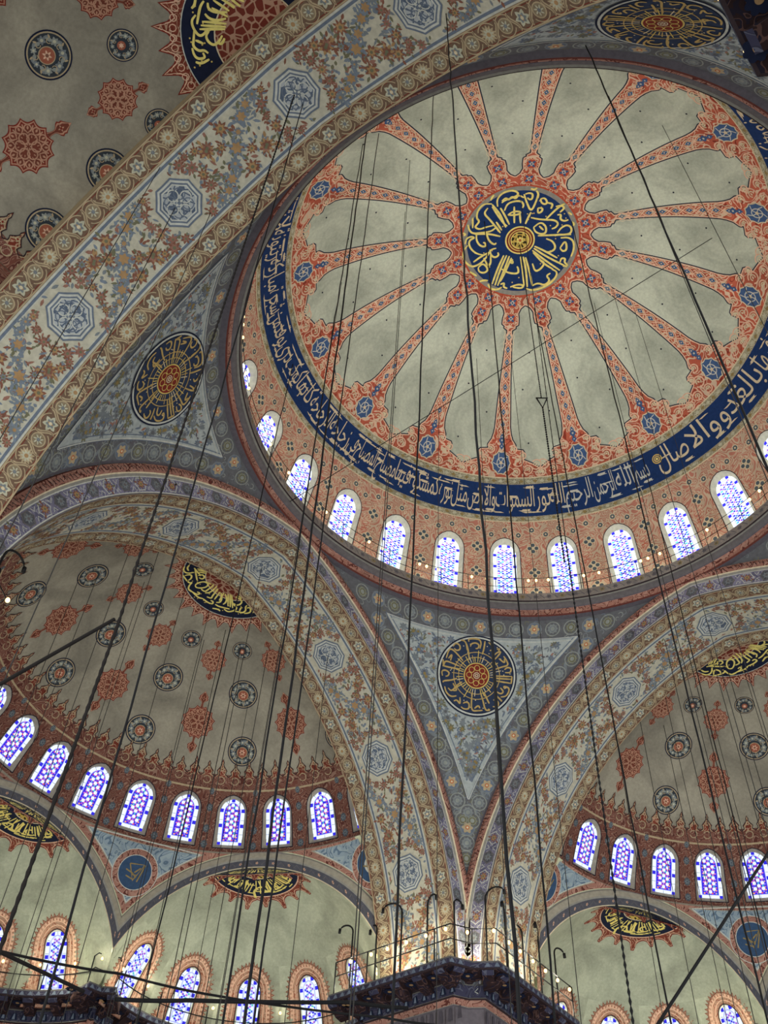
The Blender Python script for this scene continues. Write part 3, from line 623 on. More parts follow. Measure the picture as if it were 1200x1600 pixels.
# ============================================================ PENDENTIVES (built at 45 degrees, turned round)
zz = np.linspace(-.99, -10.985, 500)
xs = np.sqrt(np.maximum(0, (ARR+1.198)**2-(zz-AZ)**2))-AE; rho = np.hypot(xs, AA)
ss = -np.concatenate([[0], np.cumsum(np.hypot(np.diff(rho), np.diff(zz)))]); ss -= np.interp(3.2, -zz, ss)
halfw = rho*(np.arctan2(AA, xs)-pi/4); YT, YB = ss[0], ss[-1]
def ch_pend(P, o):
    y = np.clip(P[:, 1], YB, YT); z = np.interp(-y, -ss, zz); r = np.interp(-y, -ss, rho); a = pi/4-P[:, 0]/r
    return np.stack([(r-o)*np.cos(a), (r-o)*np.sin(a), z-o*.3], -1)
def half_at(y, d=0.0):
    h = np.interp(-np.asarray(y), -ss, halfw); sl = np.abs(np.gradient(halfw, ss)); k = np.interp(-np.asarray(y), -ss, np.sqrt(1+sl**2)); return h-d*k
def build_pend():
    out = {}; p = Pat(); ys = np.linspace(YT, YB, 60)
    p.grid([[(u*half_at(y), y) for u in np.linspace(-1, 1, 34)] for y in ys], 'pend_border', 0)
    rnd = random.Random(3); bw = .88
    def roundel(c, k):
        if k % 3 == 0:
            p.disc(c, .33, 'leaf_grey', .008, 16); p.disc(c, .28, 'slate', .010, 16); p.rosette(c, .25, 6, 'scroll_tan', 'orange', .014, .18); p.disc(c, .05, 'cream', .022, 6)
        else:
            p.disc(c, .33, 'roundel_pale', .008, 16); p.disc(c, .285, 'pend_border', .010, 16); p.rosette(c, .25, 9, 'leaf_olive' if k % 2 else 'leaf_grey', 'roundel_pale', .012, .15); p.line(circ(c, .17, 10), .025, 'roundel_pale', .016, True)
    yt = YT-.44; n = int(half_at(yt)*2/.8)
    for k in range(-n//2+1, n//2): roundel((k*.8, yt), k)
    ye = np.linspace(YT-1.2, YB+1.2, 400)
    for sg in (-1, 1):
        x = sg*half_at(ye, .44); L = np.concatenate([[0], np.cumsum(np.hypot(np.diff(x), np.diff(ye)))])
        for k, s_ in enumerate(np.arange(.1, L[-1], .8)):
            c = (np.interp(s_, L, x), np.interp(s_, L, ye))
            if sg*c[0] > .18: roundel(c, k)
            c2 = (np.interp(s_+.4, L, x), np.interp(s_+.4, L, ye)); p.leaf(c2, rnd.uniform(0, 3), .4, .12, 'leaf_grey', .007)
        p.line(np.stack([sg*half_at(ye, .07), ye], -1), .08, 'ledge_purple', .006)
    for k, y in enumerate(np.arange(YB+.9, YB+3.2, .62)): roundel((0, y), k+1)
    for k in range(1500):                                         # small scrolls filling the border
        y = rnd.uniform(YB+.5, YT-.06); h = float(half_at(y)); hin = float(half_at(y, bw)) if y < YT-bw else -1
        x = rnd.uniform(-h+.1, h-.1)
        if abs(x) < hin-.05: continue
        a = rnd.uniform(0, 6.3); r = rnd.uniform(.06, .11); p.line(circ((x, y), r, 8, a, a+3.8), .03, rnd.choice(['leaf_grey', 'ledge_purple', 'leaf_olive', 'roundel_pale', 'slate']), .005)
    out['border'] = p.mesh('pendentive_border', ch_pend)
    q = Pat(); yy = np.linspace(YT-bw, YB, 200); hi = half_at(yy, bw); ok = hi > .02; yy, hi = yy[ok], hi[ok]
    q.grid([[(u*h, y) for u in np.linspace(-1, 1, 26)] for y, h in zip(yy[::3], hi[::3])], 'pend_white', .012)
    tx = np.linspace(hi[0], -hi[0], 24)[1:-1]; loop = np.vstack([np.stack([-hi, yy], -1), np.stack([hi, yy], -1)[::-1], np.stack([tx, np.full(22, yy[0])], -1)])
    q.line(loop, .07, 'slate', .024, True); q.line(loop*[.99, 1], .035, 'white', .03, True); q.line(np.stack([-hi*.975, yy], -1), .03, 'white', .026); q.line(np.stack([hi*.975, yy], -1), .03, 'white', .026)
    q.line(np.stack([np.linspace(-hi[0]+.3, hi[0]-.3, 24), np.full(24, yy[0]-.13)], -1), .03, 'white', .026)
    for sg in (-1, 1): q.line(np.stack([sg*(hi-.2), yy], -1)[hi > .35], .04, 'slate', .022)
    for k in range(2600):
        y = rnd.uniform(yy[-1], yy[0]-.25); h = np.interp(-y, -yy, hi)-.22
        if h < .1: continue
        x = rnd.uniform(-h, h)
        if rnd.random() > (h+.3)/4 or hypot(x, y) < 1.9: continue
        if k % 5 == 0: q.rosette((x, y), rnd.uniform(.13, .22), 7, rnd.choice(['leaf_grey', 'slate', 'leaf_grey', 'leaf_olive']), rnd.choice(['pend_border', 'olive_gold', 'leaf_grey']), .018, .25)
        else: q.leaf((x, y), rnd.uniform(0, 6.3), rnd.uniform(.12, .3), rnd.uniform(.05, .1), rnd.choice(['slate', 'leaf_grey', 'slate', 'leaf_olive', 'leaf_grey', 'rose', 'ledge_purple']), .016)
    out['field'] = q.mesh('flowered_field', ch_pend)
    d = Pat(); R = 1.77
    d.disc((0, 0), R, 'navy_dark', .05, 60); d.disc((0, 0), R*.965, 'white', .056, 60, R*.92); d.disc((0, 0), R*.925, 'navy_dark', .062, 60)
    d.disc((0, 0), R*.9, 'disc_slate', .066, 60, R*.3)
    for r_ in (1.02, .80): d.line(circ((0, 0), r_, 50), .035, 'gold_dim', .078, True)
    for k in range(40):
        if k % 8 == 7: continue
        a = 2*pi*k/40+rnd.uniform(-.03, .03); r1 = rnd.choice([.8, .95, 1.02, .9, 1.1])
        d.line([(.6*cos(a), .6*sin(a)), (r1*cos(a), r1*sin(a))], .032, rnd.choice(['gold_dim', 'cream', 'gold']), .08)
    strokes(d, CORNER, .062, 'gold_dim', .088, lambda q: (q-[596, 681])*[1, -1]/447*R)
    for k in range(26):
        a = rnd.uniform(0, 2*pi); r = rnd.uniform(1.05, 1.55); d.disc((r*cos(a), r*sin(a)), .025, 'cream', .08, 6)
    d.disc((0, 0), .57, 'gold', .074, 32); d.disc((0, 0), .52, 'red_dark', .082, 32)
    for k in range(8):
        a = k*pi/4; d.line(circ((.33*cos(a), .33*sin(a)), .12, 10), .025, 'gold', .09, True)
    d.line(circ((0, 0), .13, 14), .03, 'cream', .09, True); d.rosette((0, 0), .1, 6, 'cream', 'red_dark', .092)
    out['disc'] = d.mesh('calligraphy_disc', ch_pend)
    return out
PM = build_pend()
for rz, wh in ((0, 'above the corner pillar at the bottom'), (pi/2, 'at the left edge of the dome'), (pi, 'at the top right above the camera'), (-pi/2, 'at the right edge of the picture')):
    o = root('pendentive', 'curved triangular pendentive with a dark lettered disc, '+wh, 'pendentive', rz=rz, kind='structure')
    part('roundel_border', PM['border'], o); part('flowered_field', PM['field'], o); part('calligraphy_disc', PM['disc'], o, label='navy disc with gold radiating letters and red centre')

# ============================================================ SEMI-DOMES (built opening towards -x, turned round)
RS, CS, Y0 = 10.3, -11.7, 15.4
SPOL = ch_polar(RS, CS)
DEL = lambda el: RS*(pi/2-radians(el))
SW = radians(12.857); SR, SM = 9.3, DEL(25.2)
sw_mesh = window_meshes('semi_window', RS, CS, SR, SM, .66, DEL(25.2)-DEL(19.0), DEL(25.2)-DEL(31.5), .14, .12, .215, False, 'frame_grey')
# note: pattern y is upwards, so DEL differences are negated by ch_bay
def build_semi():
    out = {}; azs = np.linspace(-pi/2-.02, pi/2+.02, 84)
    p = Pat(); p.grid([[(a, d) for a in azs] for d in np.linspace(.001, DEL(32.9), 32)], 'semi_plaster', 0)
    p.grid([[(a, d) for a in azs] for d in np.linspace(DEL(36), DEL(14), 12)], 'semi_plaster', -.45)
    out['shell'] = p.mesh('vault_shell', SPOL)
    p = Pat(); ol = arch_outline(.66, DEL(25.2)-DEL(19.0), DEL(25.2)-DEL(31.5))
    Wd = SW/2*SR; bay_wall(p, Wd, SM-DEL(18.0), SM-DEL(32.7), ol, 'semi_scroll', 0)
    for y in (1.25, .55, -.35, -1.02):
        for x in ((Wd,) if y < 1 else (Wd,)):
            p.poly(lobed((x, y), .2 if y < 1 else .17, 8, .25)*[.8, 1]+[x*.2, 0], 'motif_dark', .012); p.rosette((x, y), .12, 6, 'leaf_grey', 'motif_dark', .018, .3)
    p.rect(-Wd, Wd, SM-DEL(32.7)-.05, SM-DEL(32.7)+.03, 'scroll_tan', .01)
    out['bay'] = p.mesh('window_bay', ch_bay(RS, CS, 0, SR, SM))
    p = Pat(); p.rect(-Wd, Wd, SM-DEL(18.0), SM-DEL(32.7), 'semi_scroll', 0); out['blank'] = p.mesh('blind_bay', ch_bay(RS, CS, 0, SR, SM))
    # cresting above the windows
    p = Pat(); L = 8.2*radians(92); W_ = 8.2*SW/3
    n = int(L/W_)
    p.rect(-L, L, -.02, .62, 'semi_scroll', .006, .3)
    prof = [(-.5, .0), (-.42, .05), (-.30, .10), (-.30, .2), (-.36, .3), (-.22, .42), (-.12, .52), (-.07, .6), (-.1, .68), (0, .86)]
    for k in range(-n, n+1):
        x = k*W_; hgt = 1.0 if k % 2 else .86
        L_ = [(x+a*W_, .52+b*hgt*.9) for a, b in prof]; R_ = [(x-a*W_, .52+b*hgt*.9) for a, b in prof[::-1]]
        pts = np.array(L_+R_[1:]); p.strip(np.array(L_), np.array(R_)[::-1], 'fringe_red', .012)
        p.line(pts, .035, 'line_dark', .02); p.line(np.stack([x+(pts[:, 0]-x)*.78, .5+(pts[:, 1]-.5)*.86], -1), .03, 'scroll_tan', .018)
        p.rosette((x, .85), .1, 5, 'scroll_tan', 'red_dark', .02); p.line(circ((x, .36), .16, 12, 3.4, 9.0), .035, 'scroll_tan', .02)
    out['cresting'] = p.mesh('cresting', ch_bay(RS, CS, 0, 8.2, DEL(32.9)))
    # apex medallion
    p = Pat(); R0, R1, R2 = 1.27, 2.24, 3.0
    tips = 28; th = np.linspace(0, 2*pi, tips*8, endpoint=False); u = (th*tips/2/pi) % 1
    env = np.interp(u, [0, .18, .32, .42, .5, .58, .68, .82, 1], [.05, .2, .35, .78, 1, .78, .35, .2, .05]); alt = np.where((np.floor(th*tips/2/pi) % 2) == 0, 1.0, .78)
    ro = R1+.22+.6*env*alt; e = np.stack([np.cos(th), np.sin(th)], -1)
    p.strip(e*ro[:, None], e*R1*.99, 'fringe_red', .01, True); p.line(e*(ro-.01)[:, None], .045, 'red_dark', .016, True); p.line(e*(ro-.08)[:, None], .035, 'peach', .016, True)
    for k in range(56):
        a = 2*pi*k/56; p.line(circ((2.45*cos(a), 2.45*sin(a)), .1, 8), .028, 'peach', .018, True)
    out['fringe'] = p.mesh('scalloped_fringe', ch_local(RS, CS, 0, 0.0))
    p = Pat(); p.disc((0, 0), R1, 'navy_dark', .024, 64); p.line(circ((0, 0), R1-.01, 64), .03, 'white', .034, True); p.disc((0, 0), R0, 'red_lattice', .036, 40); p.line(circ((0, 0), R0, 48), .04, 'cream', .042, True)
    strokes(p, APEX, .068, 'gold_bright', .056)
    strokes(p, APEX, .068, 'gold_bright', .056, lambda q: -q/100)  # the hidden half of the ring repeats it
    rnd = random.Random(2)
    for k in range(70):
        a = rnd.uniform(0, 2*pi); r = rnd.uniform(1.45, 2.12); p.disc((r*cos(a), r*sin(a)), .028, 'gold', .05, 6)
    out['medal'] = p.mesh('apex_medallion', ch_local(RS, CS, 0, 0.0))
    # roundels: small / middle / low
    def roundel(name, r, el):
        p = Pat(); p.disc((0, 0), r, 'navy_dark', .012, 40); p.disc((0, 0), r*.93, 'scroll_tan', .018, 40, r*.86); p.disc((0, 0), r*.87, 'roundel_grey', .024, 36)
        k = 7 if r > .5 else 6; cy = -.08*r
        for i in range(k):
            a = 2*pi*i/k+pi/2; s = r*(.2 if cos(a-pi/2) > -.3 else .15); c = (r*.62*cos(a), r*.62*sin(a)+cy*.4)
            p.rosette(c, s, 6, 'roundel_pale' if i % 2 else 'leaf_grey', 'shell', .03, .2); b = a+pi/k
            p.leaf((r*.62*cos(b), r*.62*sin(b)), b+1.2, r*.36, r*.16, 'roundel_pale', .03); p.leaf((r*.72*cos(b+.2), r*.72*sin(b+.2)), b-1., r*.3, r*.12, 'leaf_grey', .029); p.leaf((r*.74*cos(b), r*.74*sin(b)), b+.4, r*.22, r*.09, 'scroll_tan', .03)
            p.line(circ((r*.56*cos(b), r*.56*sin(b)), r*.1, 8, b, b+4), r*.035, 'scroll_tan', .031)
        if r > .5:
            p.disc((0, cy), r*.37, 'scroll_tan', .034, 24); p.disc((0, cy), r*.33, 'centre_red', .04, 24)
            p.rosette((0, cy), r*.22, 6, 'peach', 'rust', .046, .3)
        else: p.disc((0, cy), r*.28, 'centre_red', .036, 16); p.rosette((0, cy), r*.18, 6, 'peach', None, .04)
        return p.mesh(name, ch_local(RS, CS, 0, DEL(el)))
    out['r_small'] = roundel('small_roundel', .44, 68.3); out['r_mid'] = roundel('painted_roundel', .66, 56.7); out['r_low'] = roundel('painted_roundel', .66, 42.3)
    def cartouche(name, r, length, el):
        p = Pat(); b = lobed((0, 0), r, 12, .15, pi/12)
        p.poly(b, 'red_dark', .012); p.poly(b*.94, 'tan_red', .016); p.poly(b*.88, 'red_dark', .020); p.poly(b*.82, 'cartouche_fill', .024)
        p.poly(b*.82, 'brown_red', .026); W_ = .036
        for k in range(12):
            a = k*pi/6; c_ = (r*.63*cos(a), r*.63*sin(a)); d_ = a+pi/12
            p.line(circ(c_, r*.135, 10, a-2.4, a+2.4), W_, 'tan_red', .03)
            p.line([(r*.78*cos(d_), r*.78*sin(d_)), (r*.66*cos(d_), r*.66*sin(d_)), (r*.47*cos(a), r*.47*sin(a)), (r*.66*cos(a-pi/12), r*.66*sin(a-pi/12))], W_, 'tan_red', .031)
            p.leaf((r*.66*cos(a), r*.66*sin(a)), a, r*.15, r*.08, 'tan_red', .03); p.leaf((r*.40*cos(d_), r*.40*sin(d_)), d_+.8, r*.2, r*.09, 'tan_red', .03)
        for k in range(6):
            a = k*pi/3; p.line(circ((r*.3*cos(a), r*.3*sin(a)), r*.19, 12), W_, 'tan_red', .032, True)
        p.rosette((0, 0), r*.16, 6, 'tan_red', 'brown_red', .034, .4)
        for sg in (1, -1):
            tip = sg*length/2; y0_ = sg*r*.86; hgt = abs(tip-y0_)
            pr = [(0, .10), (.12, .06), (.28, .05), (.36, .09), (.44, .2), (.52, .25), (.6, .2), (.68, .22), (.76, .15), (.88, .07), (1, .0)]
            Lp = np.array([(w_*r*1.15, y0_+sg*t*hgt) for t, w_ in pr]); Rp = Lp*[-1, 1]
            p.strip(Lp, Rp, 'red_dark', .013); p.strip(Lp*[.8, 1], Rp*[.8, 1], 'tan_red', .017); p.strip(Lp[:-1]*[.55, 1], Rp[:-1]*[.55, 1], 'brown_red', .021)
            p.rosette((0, y0_+sg*.56*hgt), r*.13, 4, 'tan_red', 'red_dark', .026, .4)
        return p.mesh(name, ch_local(RS, CS, 0, DEL(el)))
    out['c_hi'] = cartouche('painted_cartouche', .60, 2.05, 64.8); out['c_lo'] = cartouche('painted_cartouche', .77, 2.9, 48.3)
    out['cornice'] = revolve('semi_cornice', [(9.80, DZ(18.0), 'frame_grey'), (9.78, -8.66, 'moulding_grey'), (9.72, -8.68, 'vine_red'), (9.74, -8.84, 'moulding_grey'), (9.9, -8.86, 'moulding_grey')], 90, -pi/2-.03, pi/2+.03)
    return out
def DZ(el): return CS+RS*sin(radians(el))
SM_ = build_semi()

# ---- exedrae
ED, EC, ER = 9.5, -15.45, 6.05
EPOL = ch_polar(ER, EC)
EDEL = lambda el: ER*(pi/2-radians(el))
T30 = math.tan(pi/6)
def e_clip(V):
    V = np.array(V); m = (V[:, 0]+ED)*T30
    V[:, 1] = np.clip(V[:, 1], -m+.004, m-.004); return V
EM, ERR = EDEL(23), 5.55
ch_ebay = lambda a0: ch_bay(ER, EC, a0, ERR, EM)
EWA = [-49, -19, 11, 41, 71]
ew_mesh = window_meshes('exedra_window', ER, EC, ERR, EM, .50, EM-EDEL(13), EM-EDEL(36.2), .1, .05, .22, True, 'frame_cream')
def build_exedra():
    out = {}
    def pol_clip(P, o): return e_clip(EPOL(P, o))
    p = Pat(); azs = np.linspace(-pi/2, pi/2, 70)
    p.grid([[(a, d) for a in azs] for d in np.linspace(.001, EDEL(41), 22)], 'exedra_plaster', 0)
    ol = arch_outline(.50, EM-EDEL(13), EM-EDEL(36.2)); Wd = radians(15)*ERR
    b = Pat(); bay_wall(b, Wd, EM-EDEL(11.4), EM-EDEL(41), ol, 'exedra_plaster', 0)
    out['bay'] = b.mesh('window_bay', ch_ebay(0))
    def fill(a0, a1):
        q = Pat(); q.grid([[(a, d) for a in np.radians(np.linspace(a0, a1, 9))] for d in np.linspace(EDEL(41), EDEL(11.4), 9)], 'exedra_plaster', 0)
        return q.mesh('side_wall', pol_clip)
    out['fill'] = fill
    p.grid([[(a, d) for a in azs] for d in np.linspace(EDEL(44), EDEL(10.5), 14)], 'exedra_plaster', -.45)
    out['shell'] = p.mesh('exedra_shell', pol_clip)
    s = Pat()                                                     # painted surround of a window
    o1 = inset(ol, -.05); o2 = inset(ol, -.52); s.strip(ol, o1, 'cream', .008, True); s.strip(o1, o2, 'niche_red', .008, True)
    s.line(o1, .03, 'rust', .014, True); s.line(o2, .04, 'rust', .016, True); s.line(inset(ol, -.18), .04, 'peach', .014, True); s.line(inset(ol, -.34), .05, 'peach', .014, True)
    q = inset(ol, -.42); L = np.concatenate([[0], np.cumsum(np.hypot(*np.diff(np.vstack([q, q[:1]]), axis=0).T))]); qq = np.vstack([q, q[:1]])
    for d in np.arange(0, L[-1], .17):
        c = np.array([np.interp(d, L, qq[:, 0]), np.interp(d, L, qq[:, 1])])
        c2 = np.array([np.interp(d+.02, L, qq[:, 0]), np.interp(d+.02, L, qq[:, 1])]); t = (c2-c)/(np.hypot(*(c2-c))+1e-9); n_ = np.array([t[1], -t[0]])
        if c[1] < ol[:, 1].min()-.05: continue
        s.disc(c, .055, 'peach', .018, 7); k = c+n_*.08
        s.poly([k-t*.09, k+n_*.2, k+t*.09], 'rust', .012); s.poly([k-t*.055, k+n_*.12, k+t*.055], 'tan_red', .016)
    out['surround'] = s.mesh('window_surround', ch_ebay(0))
    m = Pat(); ch0 = ch_local(ER, EC, 0, 0.0); tips = 18; th = np.linspace(0, 2*pi, tips*9, endpoint=False); u = (th*tips/2/pi) % 1
    env = np.interp(u, [0, .2, .34, .36, .42, .46, .5, .54, .58, .64, .66, .8, 1], [.1, .16, .3, .55, .5, .85, 1, .85, .5, .55, .3, .16, .1]); alt = np.where((np.floor(th*tips/2/pi) % 2) == 0, 1., .72)
    e = np.stack([np.cos(th), np.sin(th)], -1); ro = 2.0+.88*env*alt
    m.strip(e*ro[:, None], e*1.85, 'fringe_red', .01, True); m.line(e*(ro-.01)[:, None], .04, 'red_dark', .016, True); m.line(e*(ro-.07)[:, None], .03, 'peach', .016, True)
    clip0 = lambda P, o: np.maximum(ch0(P, o), [.015, -99, -99])
    out['fringe'] = m.mesh('scalloped_fringe', clip0)
    m = Pat(); m.disc((0, 0), 1.88, 'navy_dark', .024, 50); m.line(circ((0, 0), 1.87, 50), .05, 'peach', .034, True); m.disc((0, 0), .78, 'gold_lattice', .034, 30); m.line(circ((0, 0), .78, 30), .05, 'cream', .04, True)
    polar_text(m, 'فاعلم انه لا اله الا الله'.split(), 1.58, .9, radians(0), 2*pi, 'gold_bright', .046)
    rnd = random.Random(4)
    for k in range(60):
        a = 2*pi*k/60; r0, r1 = rnd.uniform(.85, 1.1), rnd.uniform(1.35, 1.72)
        m.line([(r0*cos(a), r0*sin(a)), (r1*cos(a+rnd.uniform(-.1, .1)), r1*sin(a))], .05, 'gold_bright', .048)
        if k % 2: m.line(circ((0, 0), rnd.uniform(1.0, 1.75), 7, a, a+rnd.uniform(.15, .4)), .05, 'gold_bright', .05)
    out['medal'] = m.mesh('apex_medallion', clip0)
    # arch face of the exedra
    def ch_ef(P, o):
        r = ER+P[:, 1]; am = np.arcsin(np.minimum(1, ED*T30/r)); a = P[:, 0]*am
        return np.stack([-o, -r*np.sin(a), EC+r*np.cos(a)], -1)
    f = Pat(); T = np.linspace(-1, 1, 81); n = len(T)
    for h0, h1, mt, o0, o1_ in ((0, .04, 'cream', 0, 0), (.04, .36, 'band_dark', 0, 0), (.36, .42, 'moulding_grey', 0, .05), (.42, .66, 'frame_grey', .05, .05), (.66, .74, 'moulding_grey', .05, 0)):
        f.add(np.vstack([np.stack([T, np.full(n, h0)], -1), np.stack([T, np.full(n, h1)], -1)]), [(i, i+1, n+i+1, n+i) for i in range(n-1)], mt, np.concatenate([np.full(n, o0), np.full(n, o1_)]))
    for i in range(-16, 17):
        t = i/16.6; f.rosette((t, .2), .0, 4, 'peach', None, .01)
    out['face'] = f.mesh('arch_face', ch_ef)
    f = Pat()
    class EF(Pat):
        def add(s, pts, faces, mat, off=0.0):
            pts = np.asarray(pts, float).reshape(-1, 2).copy(); pts[:, 0] /= (ER+.2)*asin(min(1, ED*T30/(ER+.2))); Pat.add(s, pts, faces, mat, off)
    f = EF()
    for i in range(-9, 10):
        f.rosette((i*.72, .2), .07, 5, 'peach', 'rust', .012); f.line([(i*.72+.2, .12), (i*.72+.36, .28), (i*.72+.52, .12)], .03, 'lilac', .012)
    out['face_dots'] = f.mesh('arch_florets', ch_ef)
    return out
EMS = build_exedra()
# spandrel between two exedrae (built facing the +x side)
EO = ER+.74
def build_spandrel(lo=-99., hi_=99.):
    zt = -8.74; zb = EC+sqrt(EO**2-(ED*T30)**2)
    z = np.linspace(zt, zb, 200); s_ = np.sqrt(EO**2-(z-EC)**2); r = np.hypot(ED, s_); hwid = r*(pi/6-np.arctan2(s_, ED)); sl = -np.concatenate([[0], np.cumsum(np.hypot(np.diff(r), np.diff(z)))])
    def ch(P, o):
        y = np.clip(P[:, 1], sl[-1], 0); zz_ = np.interp(-y, -sl, z); rr = np.interp(-y, -sl, r); a = -P[:, 0]/rr
        return np.stack([(rr-o)*np.cos(a), (rr-o)*np.sin(a), zz_], -1)
    hA = lambda y: np.interp(-np.asarray(y), -sl, hwid)
    p = Pat(); ys = np.linspace(0, sl[-1], 30)
    p.grid([[(u*hA(y), y) for u in np.linspace(-1, 1, 24)] for y in ys], 'pier_cream', 0)
    grad = np.sqrt(1+np.gradient(hwid, sl)**2); hi = lambda y, d: np.interp(-np.asarray(y), -sl, hwid-d*grad)
    def region(d, dt, mat, off):
        yy = np.linspace(-dt, sl[-1], 120); h = hi(yy, d); ok = h > .0; yy, h = yy[ok], h[ok]
        p.grid([[(u*x, y) for u in np.linspace(-1, 1, 17)] for y, x in zip(yy, h)], mat, off); return yy, h
    region(.04, .0, 'vine_red', .006)
    region(.25, .10, 'frame_grey', .012); yy, h = region(.29, .13, 'blue_scroll', .018)
    p.line(np.vstack([np.stack([-h, yy], -1), np.stack([h, yy], -1)[::-1]]), .04, 'white', .024, True)
    cy = -1.3
    p.disc((0, cy), .98, 'white', .03, 36); p.disc((0, cy), .95, 'vine_red', .034, 36); p.disc((0, cy), .72, 'white', .04, 36); p.disc((0, cy), .69, 'disc_blue', .044, 36)
    for pts in ([(-.3, .3), (.32, .36), (.0, -.35), (-.3, .3)], [(.36, .36), (.18, -.36)], [(-.34, -.2), (0, -.3), (.1, -.1), (-.1, -.12)], [(-.4, .05), (-.1, -.05), (.1, -.2)], [(-.02, -.02), (.12, .12), (.2, .2)]):
        p.line(np.array(pts)+[0, cy], .055, 'olive_gold', .056)
    Y = ch(np.vstack(p.v), np.concatenate(p.o))[:, 1]             # cut where the great arch begins
    keep = [all(lo < Y[i] < hi_ for i in f) for f in p.f]; p.m = [m for m, k in zip(p.m, keep) if k]; p.f = [f for f, k in zip(p.f, keep) if k]
    return p.mesh('spandrel_paint', ch)
SPM = build_spandrel(); SPM_R = build_spandrel(.02); SPM_L = build_spandrel(-99., -.02)
ROWS = [(0, 'right', [-6, -5, -4, -3, -2, -1, 0, 1, 2, 3, 4, 5, 6, 7]), (pi/2, 'lower left', list(range(-7, 7))), (pi, 'upper left', [])]
def semi_dome(rz, where, wins):
    ax = np.array([Y0*cos(rz), Y0*sin(rz)])
    o = root('semi_dome', 'grey plaster semi-dome dotted with roundels and red cartouches at the %s of the picture' % where, 'semi-dome', (ax[0], ax[1], Z0), rz, 'structure')
    part('vault_shell', SM_['shell'], o); part('cresting', SM_['cresting'], o); part('scalloped_fringe', SM_['fringe'], o); part('cornice', SM_['cornice'], o)
    part('apex_medallion', SM_['medal'], o, label='black medallion with yellow lettering')
    for k in (-2, -1, 0, 1, 2): part('painted_cartouche', SM_['c_hi'], o, rz=radians(36*k)); part('painted_cartouche', SM_['c_lo'], o, rz=radians(36*k))
    for k in (-2.5, -1.5, -.5, .5, 1.5, 2.5):
        for nm in ('r_small', 'r_mid', 'r_low'): part('small_roundel' if nm == 'r_small' else 'painted_roundel', SM_[nm], o, rz=radians(36*k*.985))
    for k in range(-7, 8): part('window_bay', SM_['bay'] if k in wins else SM_['blank'], o, rz=SW*k)
    seq = sorted(wins, reverse=(True))
    for i, k in enumerate(seq):
        place_window(sw_mesh, (ax[0], ax[1], 0), rz+SW*k, 'blue and pink stained-glass window, %s from the left in the row of the %s semi-dome' % (ORD[i], where), 'windows of the %s semi-dome' % where)
def exedra(rz, az, where, wins):
    wins = [w_+wins for w_ in (-60, -30, 0, 30, 60)]
    a = rz+az; c = np.array([Y0*cos(rz)+ED*cos(a), Y0*sin(rz)+ED*sin(a)])
    o = root('exedra', 'pale half-dome niche with a gold-lettered crown disc, '+where, 'niche', (c[0], c[1], Z0), a, 'structure')
    part('exedra_shell', EMS['shell'], o); part('apex_medallion', EMS['medal'], o); part('scalloped_fringe', EMS['fringe'], o); part('arch_face', EMS['face'], o); part('arch_florets', EMS['face_dots'], o)
    for a0, a1 in ((-90, wins[0]-15), (wins[-1]+15, 90)):
        if a1 > a0+1: part('side_wall', EMS['fill'](a0, a1), o)
    for i, w_ in enumerate(wins):
        part('window_bay', EMS['bay'], o, rz=radians(w_))
        part('window_surround', EMS['surround'], o, rz=radians(w_))
        k = len(wins)-1-i
        place_window(ew_mesh, (c[0], c[1], 0), a+radians(w_), 'pale stained-glass window in a fringed red surround, %s from the left in the niche %s' % (ORD[k], where), 'windows of the niche '+where)
def spandrel(rz, az, where):
    root('spandrel', 'small blue spandrel with a round lettered disc '+where, 'spandrel', (Y0*cos(rz), Y0*sin(rz), Z0), rz+az, 'structure', None, SPM if abs(az) < 1.5 else SPM_R if az < 0 else SPM_L)
for rz, where, wins in ROWS: semi_dome(rz, where, wins)
exedra(pi/2, -pi/3, 'below the lower left semi-dome beside the corner pillar', 11); exedra(pi/2, 0, 'at the left edge of the picture', 0)
exedra(0, pi/3, 'below the right-hand semi-dome', -11); exedra(0, 0, 'at the right edge of the picture', 0)
spandrel(pi/2, -pi/6, 'between the two left-hand niches'); spandrel(pi/2, -pi/2, 'behind the corner pillar on its left side'); spandrel(0, pi/6, 'at the right edge of the picture'); spandrel(0, pi/2, 'behind the corner pillar on its right side')

# ============================================================ tubes and lofts
def tube(paths, r, sides=6):
    V = []; F = []
    for path in paths:
        P = [Vector(p) for p in path]; b = len(V); n = len(P)
        for i, p in enumerate(P):
            t = (P[min(i+1, n-1)]-P[max(i-1, 0)]).normalized(); u = t.orthogonal().normalized() if abs(t.z) < .95 else Vector((1, 0, 0)); u = (u-t*u.dot(t)).normalized(); v = t.cross(u)
            rr = r(i/(n-1)) if callable(r) else r
            for k in range(sides):
                a = 2*pi*k/sides; V.append(tuple(p+(u*cos(a)+v*sin(a))*rr))
        for i in range(n-1):
            for k in range(sides):
                k2 = (k+1) % sides; F.append((b+i*sides+k, b+i*sides+k2, b+(i+1)*sides+k2, b+(i+1)*sides+k))
        F.append(tuple(b+k for k in range(sides))[::-1]); F.append(tuple(b+(n-1)*sides+k for k in range(sides)))
    return V, F
def tube_mesh(name, paths, r, mat, sides=6):
    V, F = tube(paths, r, sides); return mk_mesh(name, V, F, [0]*len(F), [mat], True)
